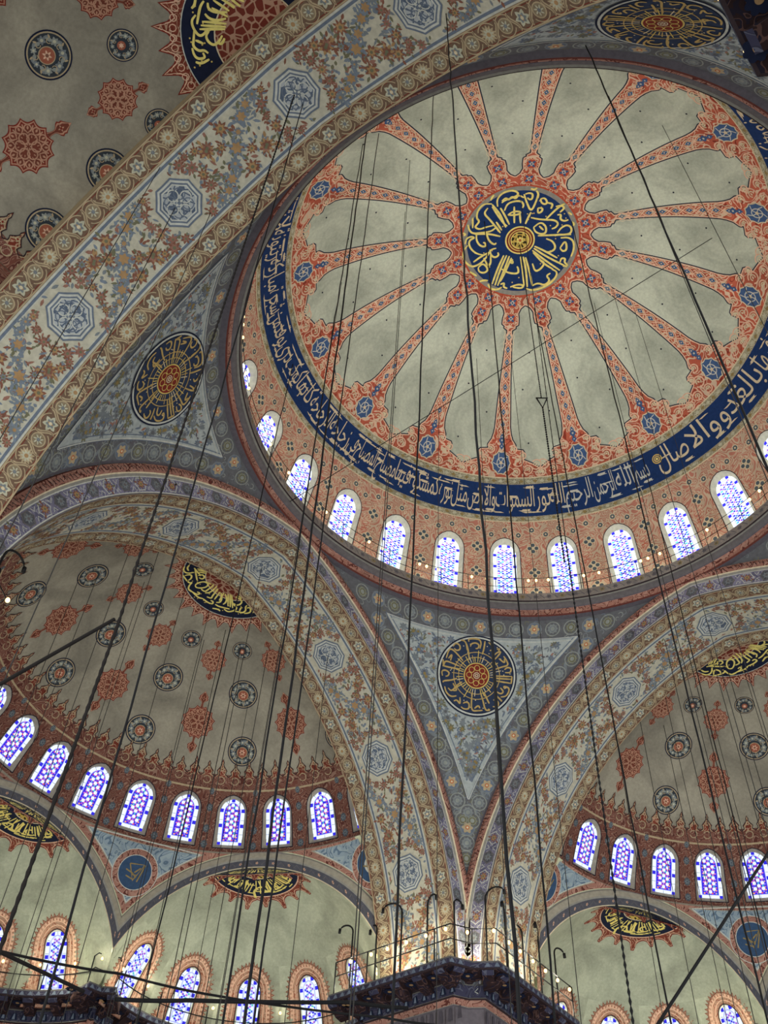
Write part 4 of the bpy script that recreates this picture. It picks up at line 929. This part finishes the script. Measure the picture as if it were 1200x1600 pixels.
def open_inset(poly, d):
    """offset of an open polyline to its left by d"""
    p = np.asarray(poly, float); q = np.vstack([2*p[0]-p[1], p, 2*p[-1]-p[-2]])
    a = q[1:-1]-q[:-2]; b = q[2:]-q[1:-1]; a /= np.hypot(*a.T)[:, None]; b /= np.hypot(*b.T)[:, None]
    na = np.stack([-a[:, 1], a[:, 0]], -1); nb = np.stack([-b[:, 1], b[:, 0]], -1); m = na+nb; m /= np.hypot(*m.T)[:, None]
    return p+m*(d/np.maximum(.4, (m*na).sum(1)))[:, None]
def resample(p, step, closed=False):
    p = np.asarray(p, float); p = np.vstack([p, p[:1]]) if closed else p
    L = np.concatenate([[0], np.cumsum(np.hypot(*np.diff(p, axis=0).T))]); n = max(2, int(round(L[-1]/step)))
    s = (np.arange(n)+.5)/n*L[-1] if closed else np.linspace(0, L[-1], n+1)
    x, y = np.interp(s, L, p[:, 0]), np.interp(s, L, p[:, 1]); x2, y2 = np.interp(s+.01, L, p[:, 0]), np.interp(s+.01, L, p[:, 1]); x1, y1 = np.interp(s-.01, L, p[:, 0]), np.interp(s-.01, L, p[:, 1])
    t = np.stack([x2-x1, y2-y1], -1); t /= np.hypot(*t.T)[:, None]+1e-9
    return np.stack([x, y], -1), t
CORN = [(0, 0, 'ledge_grey'), (0, -.06, 'acanthus'), (.0, -.24, 'line_dark'), (.06, -.28, 'console_dark'), (.92, -.34, 'line_dark'), (.95, -.40, 'moulding_grey'), (.92, -.46, 'acanthus'),
        (1.0, -.86, 'moulding_grey'), (.96, -.90, 'line_dark'), (1.04, -.93, 'vine_red'), (1.06, -1.16, 'moulding_grey'), (1.04, -1.2, 'stone_grey'), (1.12, -1.22, 'stone_grey')]
def cornice(outline, z, closed, flip, depth_in, shaft=None):
    """stone gallery: lip, soffit with carved consoles, painted friezes; returns meshes"""
    off = (lambda d: inset(outline, d)) if closed else (lambda d: open_inset(outline, -d if flip else d))
    rings = []; names = []; V = []; F = []; M = []
    prof = [(depth_in, .0, 'ledge_grey')]+CORN+([(1.12, shaft-z, 'stone_grey')] if shaft is not None else [])
    n = len(outline)
    for d, dz, m in prof:
        for x, y in off(d): V.append((x, y, z+dz))
    for j in range(len(prof)-1):
        for i in range(n if closed else n-1):
            F.append((j*n+i, j*n+(i+1) % n, (j+1)*n+(i+1) % n, (j+1)*n+i)); m = prof[j][2]
            if m not in names: names.append(m)
            M.append(names.index(m))
    body = mk_mesh('cornice_body', V, F, M, names)
    # consoles and coffers under the lip
    P, T = resample(off(.0), 1.0, closed); V = []; F = []; M = []; nm = ['console_dark', 'acanthus', 'red_dark', 'ochre', 'navy_dark']
    for (x, y), t in zip(P, T):
        nrm = np.array([-t[1], t[0]]); nrm = -nrm if flip else nrm
        b = len(V); prof2 = [(.10, -.25), (.10, -.34), (.22, -.42), (.40, -.46), (.62, -.60), (.94, -.66), (.94, -.25)]
        for s in (-.21, .21):
            for d, dz in prof2: q = np.array([x, y])+nrm*d+t*s; V.append((q[0], q[1], z+dz))
        k = len(prof2)
        F.append(tuple(range(b, b+k))); M.append(0); F.append(tuple(range(b+2*k-1, b+k-1, -1))); M.append(0)
        for i in range(k): F.append((b+i, b+(i+1) % k, b+k+(i+1) % k, b+k+i)); M.append(1 if i < 2 else 0)
        c = np.array([x, y])+t*.5+nrm*.48                          # painted flower in the coffer
        for rr, mi_, dz in ((.24, 4, -.325), (.075, 3, -.335)):
            b = len(V)
            for a in np.arange(48)*2*pi/48:
                q = rr*(1 if mi_ == 3 else .78+.22*abs(cos(a*4))); V.append((c[0]+q*cos(a), c[1]+q*sin(a), z+dz-.012))
            F.append(tuple(range(b, b+48))); M.append(mi_)
    cons = mk_mesh('console_row', V, F, M, nm)
    # leaves along the fascia and frieze
    V = []; F = []; M = []
    def quad(p, t, nrm, d, z0, z1, w0, w1, m):
        b = len(V)
        for s, zz_ in ((-w0, z0), (w0, z0), (w1, z1), (-w1, z1)): q = p+nrm*(d-.012)+t*s; V.append((q[0], q[1], z+zz_))
        F.append((b, b+1, b+2, b+3)); M.append(m)
    P, T = resample(off(.0), .34, closed)
    for p, t in zip(P, T):
        if closed and abs(p[0]-p[1]) < .35: continue
        nrm = np.array([-t[1], t[0]]); nrm = -nrm if flip else nrm
        quad(p, t, nrm, 0, -.08, -.22, .03, .10, 0)
    P, T = resample(off(.97), .42, closed)
    for k, (p, t) in enumerate(zip(P, T)):
        if closed and abs(p[0]-p[1]) < .4: continue
        nrm = np.array([-t[1], t[0]]); nrm = -nrm if flip else nrm
        quad(p, t, nrm, -.02, -.50, -.82, .05, .15, 1); quad(p, t, nrm, -.035, -.58, -.80, .02, .06, 0)
        if shaft is not None:
            quad(p+nrm*.12, t, nrm, -.0, -1.26, -2.2, .012, .012, 2); quad(p+nrm*.12+t*.21, t, nrm, -.0, -1.26, -1.7, .06, .10, 3)
    leaves = mk_mesh('leaf_frieze', V, F, M, ['slate', 'navy_dark', 'line_dark', 'stone_dark'])
    return body, cons, leaves
def rotz(p, a): p = np.asarray(p, float); return np.stack([p[:, 0]*cos(a)-p[:, 1]*sin(a), p[:, 0]*sin(a)+p[:, 1]*cos(a)], -1)
ZP = -14.72
PIL = np.array([(10.98, 10.98), (11.45, 10.18), (17.2, 10.25), (17.2, 17.2), (10.25, 17.2), (10.18, 11.45)])
pb, pc, pl = cornice(PIL, ZP, True, False, 3.0, -Z0)
for rz, wh in ((0, 'bottom centre of the picture'), (pi/2, 'left edge of the picture'), (pi, 'top right corner of the picture')):
    o = root('pillar', 'massive stone pillar crowned by a dark carved gallery cornice at the '+wh, 'pillar', (0, .28 if rz == pi else 0, Z0), rz, 'structure')
    part('cornice_body', pb, o); part('console_row', pc, o); part('leaf_frieze', pl, o)
# gallery cornice of a semi-dome, running round its three niches (local frame, axis at the origin)
ZE = -14.15
def gallery_outline():
    L = []
    for ph in (-60, 0, 60):
        c = np.array([ED*cos(radians(ph)), ED*sin(radians(ph))])
        for k, sgn in ((0, -1), (1, 1)):
            a = radians(ph+sgn*27.2)
            pt = np.array([11.25*cos(a), 11.25*sin(a)]); q = pt-c
            if k == 0: L.append(pt); a0 = atan2(q[1], q[0])-radians(ph)
        a0 = a0+.12
        L += [c+5.4*np.array([cos(radians(ph)+x), sin(radians(ph)+x)]) for x in np.linspace(a0, -a0, 22)]
        L.append(pt)
        if ph < 60: L.append(np.array([11.45*cos(radians(ph+30)), 11.45*sin(radians(ph+30))]))
    return np.array(L)
GO = gallery_outline(); gb, gc, gl_ = cornice(GO, ZE, False, True, .9, -Z0)
for rz, wh in ((pi/2, 'lower left semi-dome'), (0, 'right-hand semi-dome')):
    o = root('trim_%d' % (2+(rz == 0)), 'dark carved gallery cornice winding below the niches of the '+wh, 'cornice', (Y0*cos(rz), Y0*sin(rz), Z0), rz, 'structure')
    part('cornice_body', gb, o); part('console_row', gc, o); part('leaf_frieze', gl_, o)

# ============================================================ railings, bulbs and lamp hooks
def ordn(k): return ORD[k-1] if k <= 20 else '%d%s' % (k, {1: 'st', 2: 'nd', 3: 'rd'}.get(k % 10, 'th') if k % 100 not in (11, 12, 13) else 'th')
def bulb_mesh():
    V, F = [], []; M = []
    def ring(r, z): V.extend((r*cos(2*pi*k/10), r*sin(2*pi*k/10), z) for k in range(10))
    for r, z in ((.024, .10), (.028, .05), (.04, .04), (.06, 0), (.064, -.04), (.045, -.08), (.012, -.10)): ring(r, z)
    for i in range(6):
        for k in range(10): F.append((i*10+k, i*10+(k+1) % 10, (i+1)*10+(k+1) % 10, (i+1)*10+k)); M.append(0 if i < 2 else 1)
    return mk_mesh('bulb', V, F, M, ['iron', 'bulb_glow'], True)
BM = bulb_mesh(); LAMP = []
def point(loc, watts, col=(1, .93, .76), r=.15):
    l = bpy.data.lights.new('gallery_light', 'POINT'); l.energy = watts; l.color = col; l.shadow_soft_size = r
    o = bpy.data.objects.new('gallery_light', l); COL.objects.link(o); o.location = loc; return o
def clear_of(pts, outline, step, closed=False):
    P, _ = resample(outline, step, closed); out = []
    for (x, y), t in zip(*pts):
        for sh in (.17, .3, .05, .4):
            q = np.array([x+t[0]*sh, y+t[1]*sh])
            if np.hypot(*(P-q).T).min() > .12: break
        out.append(q)
    return out[:-1]
def bulbs(pts, where, group):
    for i, p in enumerate(pts):
        o = bpy.data.objects.new('light_bulb', BM); COL.objects.link(o); o.location = p
        o['label'] = 'small glowing bulb, %s along the rail %s' % (ordn(i+1), where); o['category'] = 'bulb'; o['group'] = group
        if i % 2 == 1 and 'dome gallery' not in group: point((p[0], p[1], p[2]+.1), BULB*(3.6 if 'niche' in group else 1))
def railing(outline, z, closed, post_step, heights, label, group, r=.022, posts=True):
    pts = np.asarray(outline, float); loop = np.vstack([pts, pts[:1]]) if closed else pts
    c = loop.mean(0); o = root('railing', label, 'railing', (c[0], c[1], z+Z0), 0, None, group)
    for h in heights: part('rail', tube_mesh('rail', [[(x-c[0], y-c[1], h) for x, y in loop]], r, 'iron', 5), o)
    if posts:
        P, T = resample(outline, post_step, closed); pm = tube_mesh('post', [[(0, 0, 0), (0, 0, heights[-1])]], r*1.2, 'iron', 6)
        for x, y in P[:90]: part('post', pm, o, (x-c[0], y-c[1], 0))
    return o
def crook_mesh(h, r0, lean):
    path = [(0, 0, 0), (0, 0, h*.5), (0, 0, h-r0)]+[(lean*(r0-r0*cos(a)), 0, h-r0+r0*sin(a)) for a in np.linspace(.3, 2.6, 8)]
    e = path[-1]; V, F = tube([path], .035, 7); V2, F2 = tube([[(e[0], e[1], e[2]+.02), (e[0]+lean*.02, e[1], e[2]-.16)]], .06, 8)
    return mk_mesh('lamp_hook', V, F, [0]*len(F), ['iron'], True), mk_mesh('lamp_head', V2, F2, [0]*len(F2), ['iron'], True)
CM = [crook_mesh(2.9, .3, 1), crook_mesh(3.1, .42, 1), crook_mesh(2.6, .25, -1)]
HOOKN = {}
def hook(x, y, z, k, ang, where, group):
    HOOKN[where] = HOOKN.get(where, 0)+1
    o = bpy.data.objects.new('lamp_hook', CM[k][0]); part('lamp_head', CM[k][1], o); COL.objects.link(o); o.location = (x, y, z+Z0); o.rotation_euler = (0, 0, ang)
    o['label'] = 'tall black crook-topped lamp hook, %s along %s' % (ordn(HOOKN[where]), where); o['category'] = 'lamp hook'; o['group'] = group
# floodlights at the feet of the piers
for rz in (0, pi/2):
    for az in (-pi/6, pi/6):
        for da in (-.16, .16):
            a = rz+az+da; point((Y0*cos(rz)+11.6*cos(a), Y0*sin(rz)+11.6*sin(a), ZE+.35+Z0), PIERFLOOD, (1, .97, .74))
for x, y in ((10.55, 16.9), (16.9, 10.55), (10.55, 14.2), (14.2, 10.55), (11.15, 11.15), (-10.55, 14.2), (-10.55, 16.6)): point((x, y, ZP+.3+Z0), PIERFLOOD, (1, .97, .74))
# main dome gallery: two thin wires, posts, bulbs
a_ = np.linspace(0, 2*pi, 113)[:-1]
railing(np.stack([11.34*np.cos(a_), 11.34*np.sin(a_)], -1), .0, True, 2*pi*11.34/56, (.55, 1.12), 'thin wire railing with bulbs round the ledge of the main dome', 'gallery railings', .014)
pts = []
for n in range(13, -3, -1):
    for k, d in enumerate((1.62, -.1, -2.9) if n % 2 else (1.9, -1.6)):
        a = WA*(n-.5)+radians(d+.45); pts.append((11.335*cos(a), 11.335*sin(a), 1.004+Z0))
bulbs(pts, 'under the windows of the main dome', 'bulbs on the main dome gallery')
for k in range(28): point((11.55*cos(WA*(k+.5)), 11.55*sin(WA*(k+.5)), .7+Z0), DOMELIGHT)
for k in range(14):                                               # unseen fill spots added above the ledge to brighten the vault
    a = WA*(2*k+.5); l = bpy.data.lights.new('vault_fill_spot', 'SPOT'); l.energy = VAULT_FILL; l.color = (1, .98, .9); l.spot_size = radians(95); l.spot_blend = .9; l.shadow_soft_size = .3
    o = bpy.data.objects.new('vault_fill_spot', l); COL.objects.link(o); o.location = (11.5*cos(a), 11.5*sin(a), .25+Z0)
    o.rotation_euler = (Vector((0, 0, 10.0))-Vector((11.5*cos(a), 11.5*sin(a), .25))).to_track_quat('-Z', 'Y').to_euler()
# pillar galleries
for rz, wh, lab in ((0, 'of the bottom centre pillar', 'black iron railing on the gallery of the bottom centre pillar'), (pi/2, 'of the left edge pillar', 'black iron railing on the pillar gallery at the left edge'), (pi, 'of the top right pillar', 'black iron railing on the pillar gallery above the top right corner')):
    q = rotz(inset(PIL, .14)[[2, 1, 0, 5, 4]], rz)+[0, .28 if rz > 3 else 0]
    railing(q, ZP, False, 1.55, (.72, 1.28), lab, 'gallery railings', .024)
    bulbs([(x, y, ZP+1.154+Z0) for x, y in clear_of(resample(q, .92), q, 1.55)], wh, 'bulbs on the pillar galleries')
    if rz < 3:
        P, T = resample(rotz(inset(PIL, .55)[[2, 1, 0, 5, 4]], rz), 1.28)
        for i, ((x, y), t) in enumerate(zip(P, T)): hook(x, y, ZP, (i*7) % 3, atan2(t[1], t[0])+(.4 if i % 2 else pi-.3), 'the gallery '+wh, 'lamp hooks on the pillar galleries')
for rz, wh in ((pi/2, 'below the lower left semi-dome'), (0, 'below the right-hand semi-dome')):
    q = rotz(open_inset(GO, -.16), rz)+[Y0*cos(rz), Y0*sin(rz)]
    railing(q, ZE, False, 2.2, (.66, 1.25), 'black iron railing winding along the gallery '+wh, 'gallery railings', .024)
    bulbs([(x, y, ZE+1.124+Z0) for x, y in clear_of(resample(q, 1.55), q, 2.2)], wh, 'bulbs on the niche galleries')
    P, T = resample(rotz(open_inset(GO, -.55), rz)+[Y0*cos(rz), Y0*sin(rz)], 2.45)
    for i, ((x, y), t) in enumerate(zip(P, T)): hook(x, y, ZE, (i*5) % 3, atan2(t[1], t[0])+(.5 if i % 2 else pi), 'the gallery '+wh, 'lamp hooks on the niche galleries')

# ============================================================ suspension wires
WIRES = [('thick black cable from the near arch running down past the bottom pendentive disc', -13.12, -4.99, -12.92, -5.3, -3.73, -29.3, .014),
 ('thick black cable slanting across the right half of the dome to the right edge', -9.56, -7.35, -9.54, -7.5, 5.2, -24, .02),
 ('black cable from just left of the dome hub passing right of the bottom disc', -1.85, .77, -1.79, .67, 12.0, -25, .022),
 ('black cable from the dome hub down to the apex of the right-hand semi-dome', .5, -2.46, .5, -2.45, 11.9, -25, .021),
 ('black cable from the dome rib right of the triangle hook', 3.14, 1.22, 3.4, .62, 11.7, -24, .022),
 ('leftmost of three dark cables close together from the dome edge by the arch', -8.87, 2.11, -8.76, 2.0, 8.4, -27, .018),
 ('thickest of three dark cables close together from the dome edge by the arch', -9.58, 1.24, -9.3, .98, 7.8, -27, .023),
 ('thinnest of three dark cables close together from the dome edge by the arch', -8.77, 1.38, -8.77, 1.38, 8.6, -27, .016),
 ('dark cable from the crown of the upper left arch beside the twisted rope', -13.3, .05, -12.98, -.15, -1.75, -28, .016),
 ('dark cable from the dome plaster left of the bottom pendentive disc', -8.57, -1.2, -8.74, -.97, 8.85, -27, .018),
 ('dark cable in front of the niche left of the gold disc', -3.6, 10.15, -3.79, 10.33, 6.2, -25, .02),
 ('dark cable in front of the round lettered disc at the right edge', 10.23, .1, 10.17, .28, 7.1, -25, .02)]
THIN = {'over the upper left arch': [(-13.62, 4.61, -3.46, .013), (-12.8, 4.0, -3.1, .012), (-14.75, 4.1, -3.55, .011)],
 'from the plaster of the main dome': [(-6.7, 1.4, 10.2, .011), (-4.4, 6.95, 9.1, .011), (-4.8, 3.1, 10.8, .012), (3.36, 4.8, 10.8, .012), (4.4, -1.3, 11.3, .011), (4.2, -2.37, 11.2, .011), (5.53, -2.75, 10.6, .011),
                                       (-2.05, -7.85, 9.1, .012), (-4.28, -6.7, 9.3, .012), (4.45, 3.45, 10.9, .011), (3.84, 7.45, 9.1, .012)],
 'in front of the lower left semi-dome': [(-.05, 13.75, -1.85, .014), (4.45, 13.7, -3.45, .013), (-4.36, 18.7, -3.0, .013), (-3.35, 16.45, -2.0, .013), (-1.3, 16.9, -1.6, .013), (1.57, 18.64, -2.1, .013), (1.83, 17.62, -1.85, .015), (2.9, 17.65, -2.1, .017), (3.75, 16.78, -2.2, .015),
                                          (3.25, 15.5, -1.9, .013), (-4.54, 16.62, -2.55, .013), (-4.9, 19.05, -3.5, .013), (-2.5, 18.2, -2.1, .012), (.4, 17.2, -1.6, .012), (5.0, 18.9, -3.4, .012)],
 'in front of the right-hand semi-dome': [(12.82, 1.98, -2.38, .014), (14.38, 1.62, -1.6, .017), (14.83, .8, -1.5, .014), (17.15, .93, -1.6, .015), (17.18, .25, -1.6, .013), (16.45, 5.2, -2.95, .013), (17.53, 4.55, -2.75, .013), (16.15, 6.35, -3.7, .013), (18.6, 2.6, -2.4, .012), (15.9, 3.6, -2.2, .012), (18.2, -.6, -2.0, .012)]}
def hang(name, label, x0, y0, z0, x1, y1, z1, r, mat, group, sway=0.0):
    n = 40; rnd = random.Random(int(x0*100)); pts = []
    for i in range(n+1):
        t = i/n; j = sway*(0 if i in (0, n) else 1); pts.append((((x1-x0)*t+rnd.uniform(-j, j)), ((y1-y0)*t+rnd.uniform(-j, j)), (z1-z0)*t))
    o = root(name, label, 'wire' if r < .0165 and mat != 'rope' else 'cable', (x0, y0, z0+Z0), 0, None, group, tube_mesh(name, [pts], r, mat, 6))
    return o
for lab, x0, y0, x1, y1, z0, z1, r in WIRES: hang('suspension_cable', lab, x0, y0, z0, x1+(x1-x0)*(z1+30)/(z0-z1), y1+(y1-y0)*(z1+30)/(z0-z1), -30, r, 'iron', 'thick suspension cables', .012)
V_ = sc.camera.matrix_world.inverted()
for where, L in THIN.items():
    def px(w_): v = V_ @ Vector((w_[0], w_[1], w_[2]-6+Z0)); return v.x/-v.z
    for i, (x, y, z, r) in enumerate(sorted(L, key=px)):
        hang('suspension_wire', 'thin dark wire hanging %s, %s from the left there' % (where, ordn(i+1)), x, y, z, x, y, -30, r, 'wire_grey', 'thin suspension wires')
# twisted rope with a bend, and its side rope
def beaded(paths, r, amp, per):
    out = []
    for a, b in zip(paths[:-1], paths[1:]):
        A, B = Vector(a), Vector(b); n = max(2, int((B-A).length/per))
        out += [tuple(A.lerp(B, i/n)) for i in range(n)]
    out.append(tuple(paths[-1])); n = len(out)-1
    return tube([out], lambda t: r*(1+amp*(1 if int(round(t*n)) % 2 else -1)), 7)
RP = [(-13.68, .03, -2.05), (-13.54, -.05, -22.17), (-13.52, -.06, -23.19), (-13.54, -.05, -26.0), (-13.6, -.03, -30)]
V, F = beaded([(a+13.68, b-.03, c+2.05) for a, b, c in RP[:3]], .02, .3, .09); V2, F2 = beaded([(a+13.68, b-.03, c+2.05) for a, b, c in RP[2:]], .022, .18, .07)
k = len(V); V += V2; F += [tuple(i+k for i in f) for f in F2]
rope = root('twisted_rope', 'beaded dark rope from the upper left arch, thick below its knot over the semi-dome', 'rope', (-13.68, .03, -2.05+Z0), 0, None, None, mk_mesh('twisted_rope', V, F, [0]*len(F), ['rope']))
def cable(name, label, pts, r, mat='iron', sag=0.0, cat='cable', group='slanting cables'):
    p0 = Vector(pts[0]); out = []
    for a, b in zip(pts[:-1], pts[1:]):
        A, B = Vector(a), Vector(b)
        for i in range(12): t = i/12; out.append(tuple(A.lerp(B, t)-p0-Vector((0, 0, sag*4*t*(1-t)))))
    out.append(tuple(Vector(pts[-1])-p0))
    return root(name, label, cat, tuple(p0+Vector((0, 0, Z0))), 0, None, group, tube_mesh(name, [out], r, mat, 7))
cable('slanting_cable', 'thick dark rope slanting from the knot to the left edge', [(-13.57, -.02, -23.24), (-14.6, .48, -25.0)], .024, 'rope')
cable('slanting_cable', 'long thin cable stretched diagonally across the main dome', [(-1.38, 11.2, -.6), (4.49, -10.37, 11.0)], .016)
cable('slanting_cable', 'upper of two long cables crossing the bottom of the picture', [(-7.7, 10.52, -22.27), (-4.25, 10.68, -21.36), (-1.74, 9.92, -21.1), (1.8, 7.63, -20.82), (3.79, 6.63, -20.55), (7.0, 5.0, -20.2)], .03, sag=.04)
cable('slanting_cable', 'thick level cable crossing the niche windows at the bottom left', [(-4.1, 10.9, -21.83), (-2.9, 9.8, -21.66), (1.27, 8.27, -20.49), (3.0, 7.8, -20.1)], .05, sag=.02)
cable('slanting_cable', 'short thick rope at the bottom left corner', [(-10.64, 5.29, -24.9), (-8.6, 5.66, -24.66)], .032, 'rope')
cable('slanting_cable', 'thick straight cable slanting at the bottom right corner', [(.85, -3.47, -20.06), (-2.03, -1.31, -24.49)], .03)
# little triangular hook on a chain below the hub
t = root('triangle_hook', 'small black triangular hook hanging on a chain from the dome hub', 'hook', (.195, .141, 12.24+Z0))
V, F = beaded([(0, 0, 0), (0, 0, -13.1)], .018, .5, .06); part('chain', mk_mesh('chain', V, F, [0]*len(F), ['iron']), t)
V, F = tube([[(-.08, .16, -13.07), (.09, -.19, -13.18), (0, 0, -13.76), (-.08, .16, -13.07)]], .032, 6); part('triangle', mk_mesh('triangle', V, F, [0]*len(F), ['iron']), t)
V, F = beaded([(0, 0, -13.7), (0, 0, -22.1)], .024, .5, .07); part('lower_chain', mk_mesh('lower_chain', V, F, [0]*len(F), ['iron']), t)
t = root('hook_chain', 'black link chain hanging from the dome hub past the right-hand niche', 'chain', (-2.058, -1.289, 11.95+Z0))
V, F = beaded([(0, 0, 0), (-.1, .2, -24.0)], .013, .2, .2); part('wire', mk_mesh('wire', V, F, [0]*len(F), ['iron']), t)
V, F = beaded([(-.1, .2, -24.0), (-.115, .25, -36.8)], .02, .5, .08); part('links', mk_mesh('links', V, F, [0]*len(F), ['iron']), t)
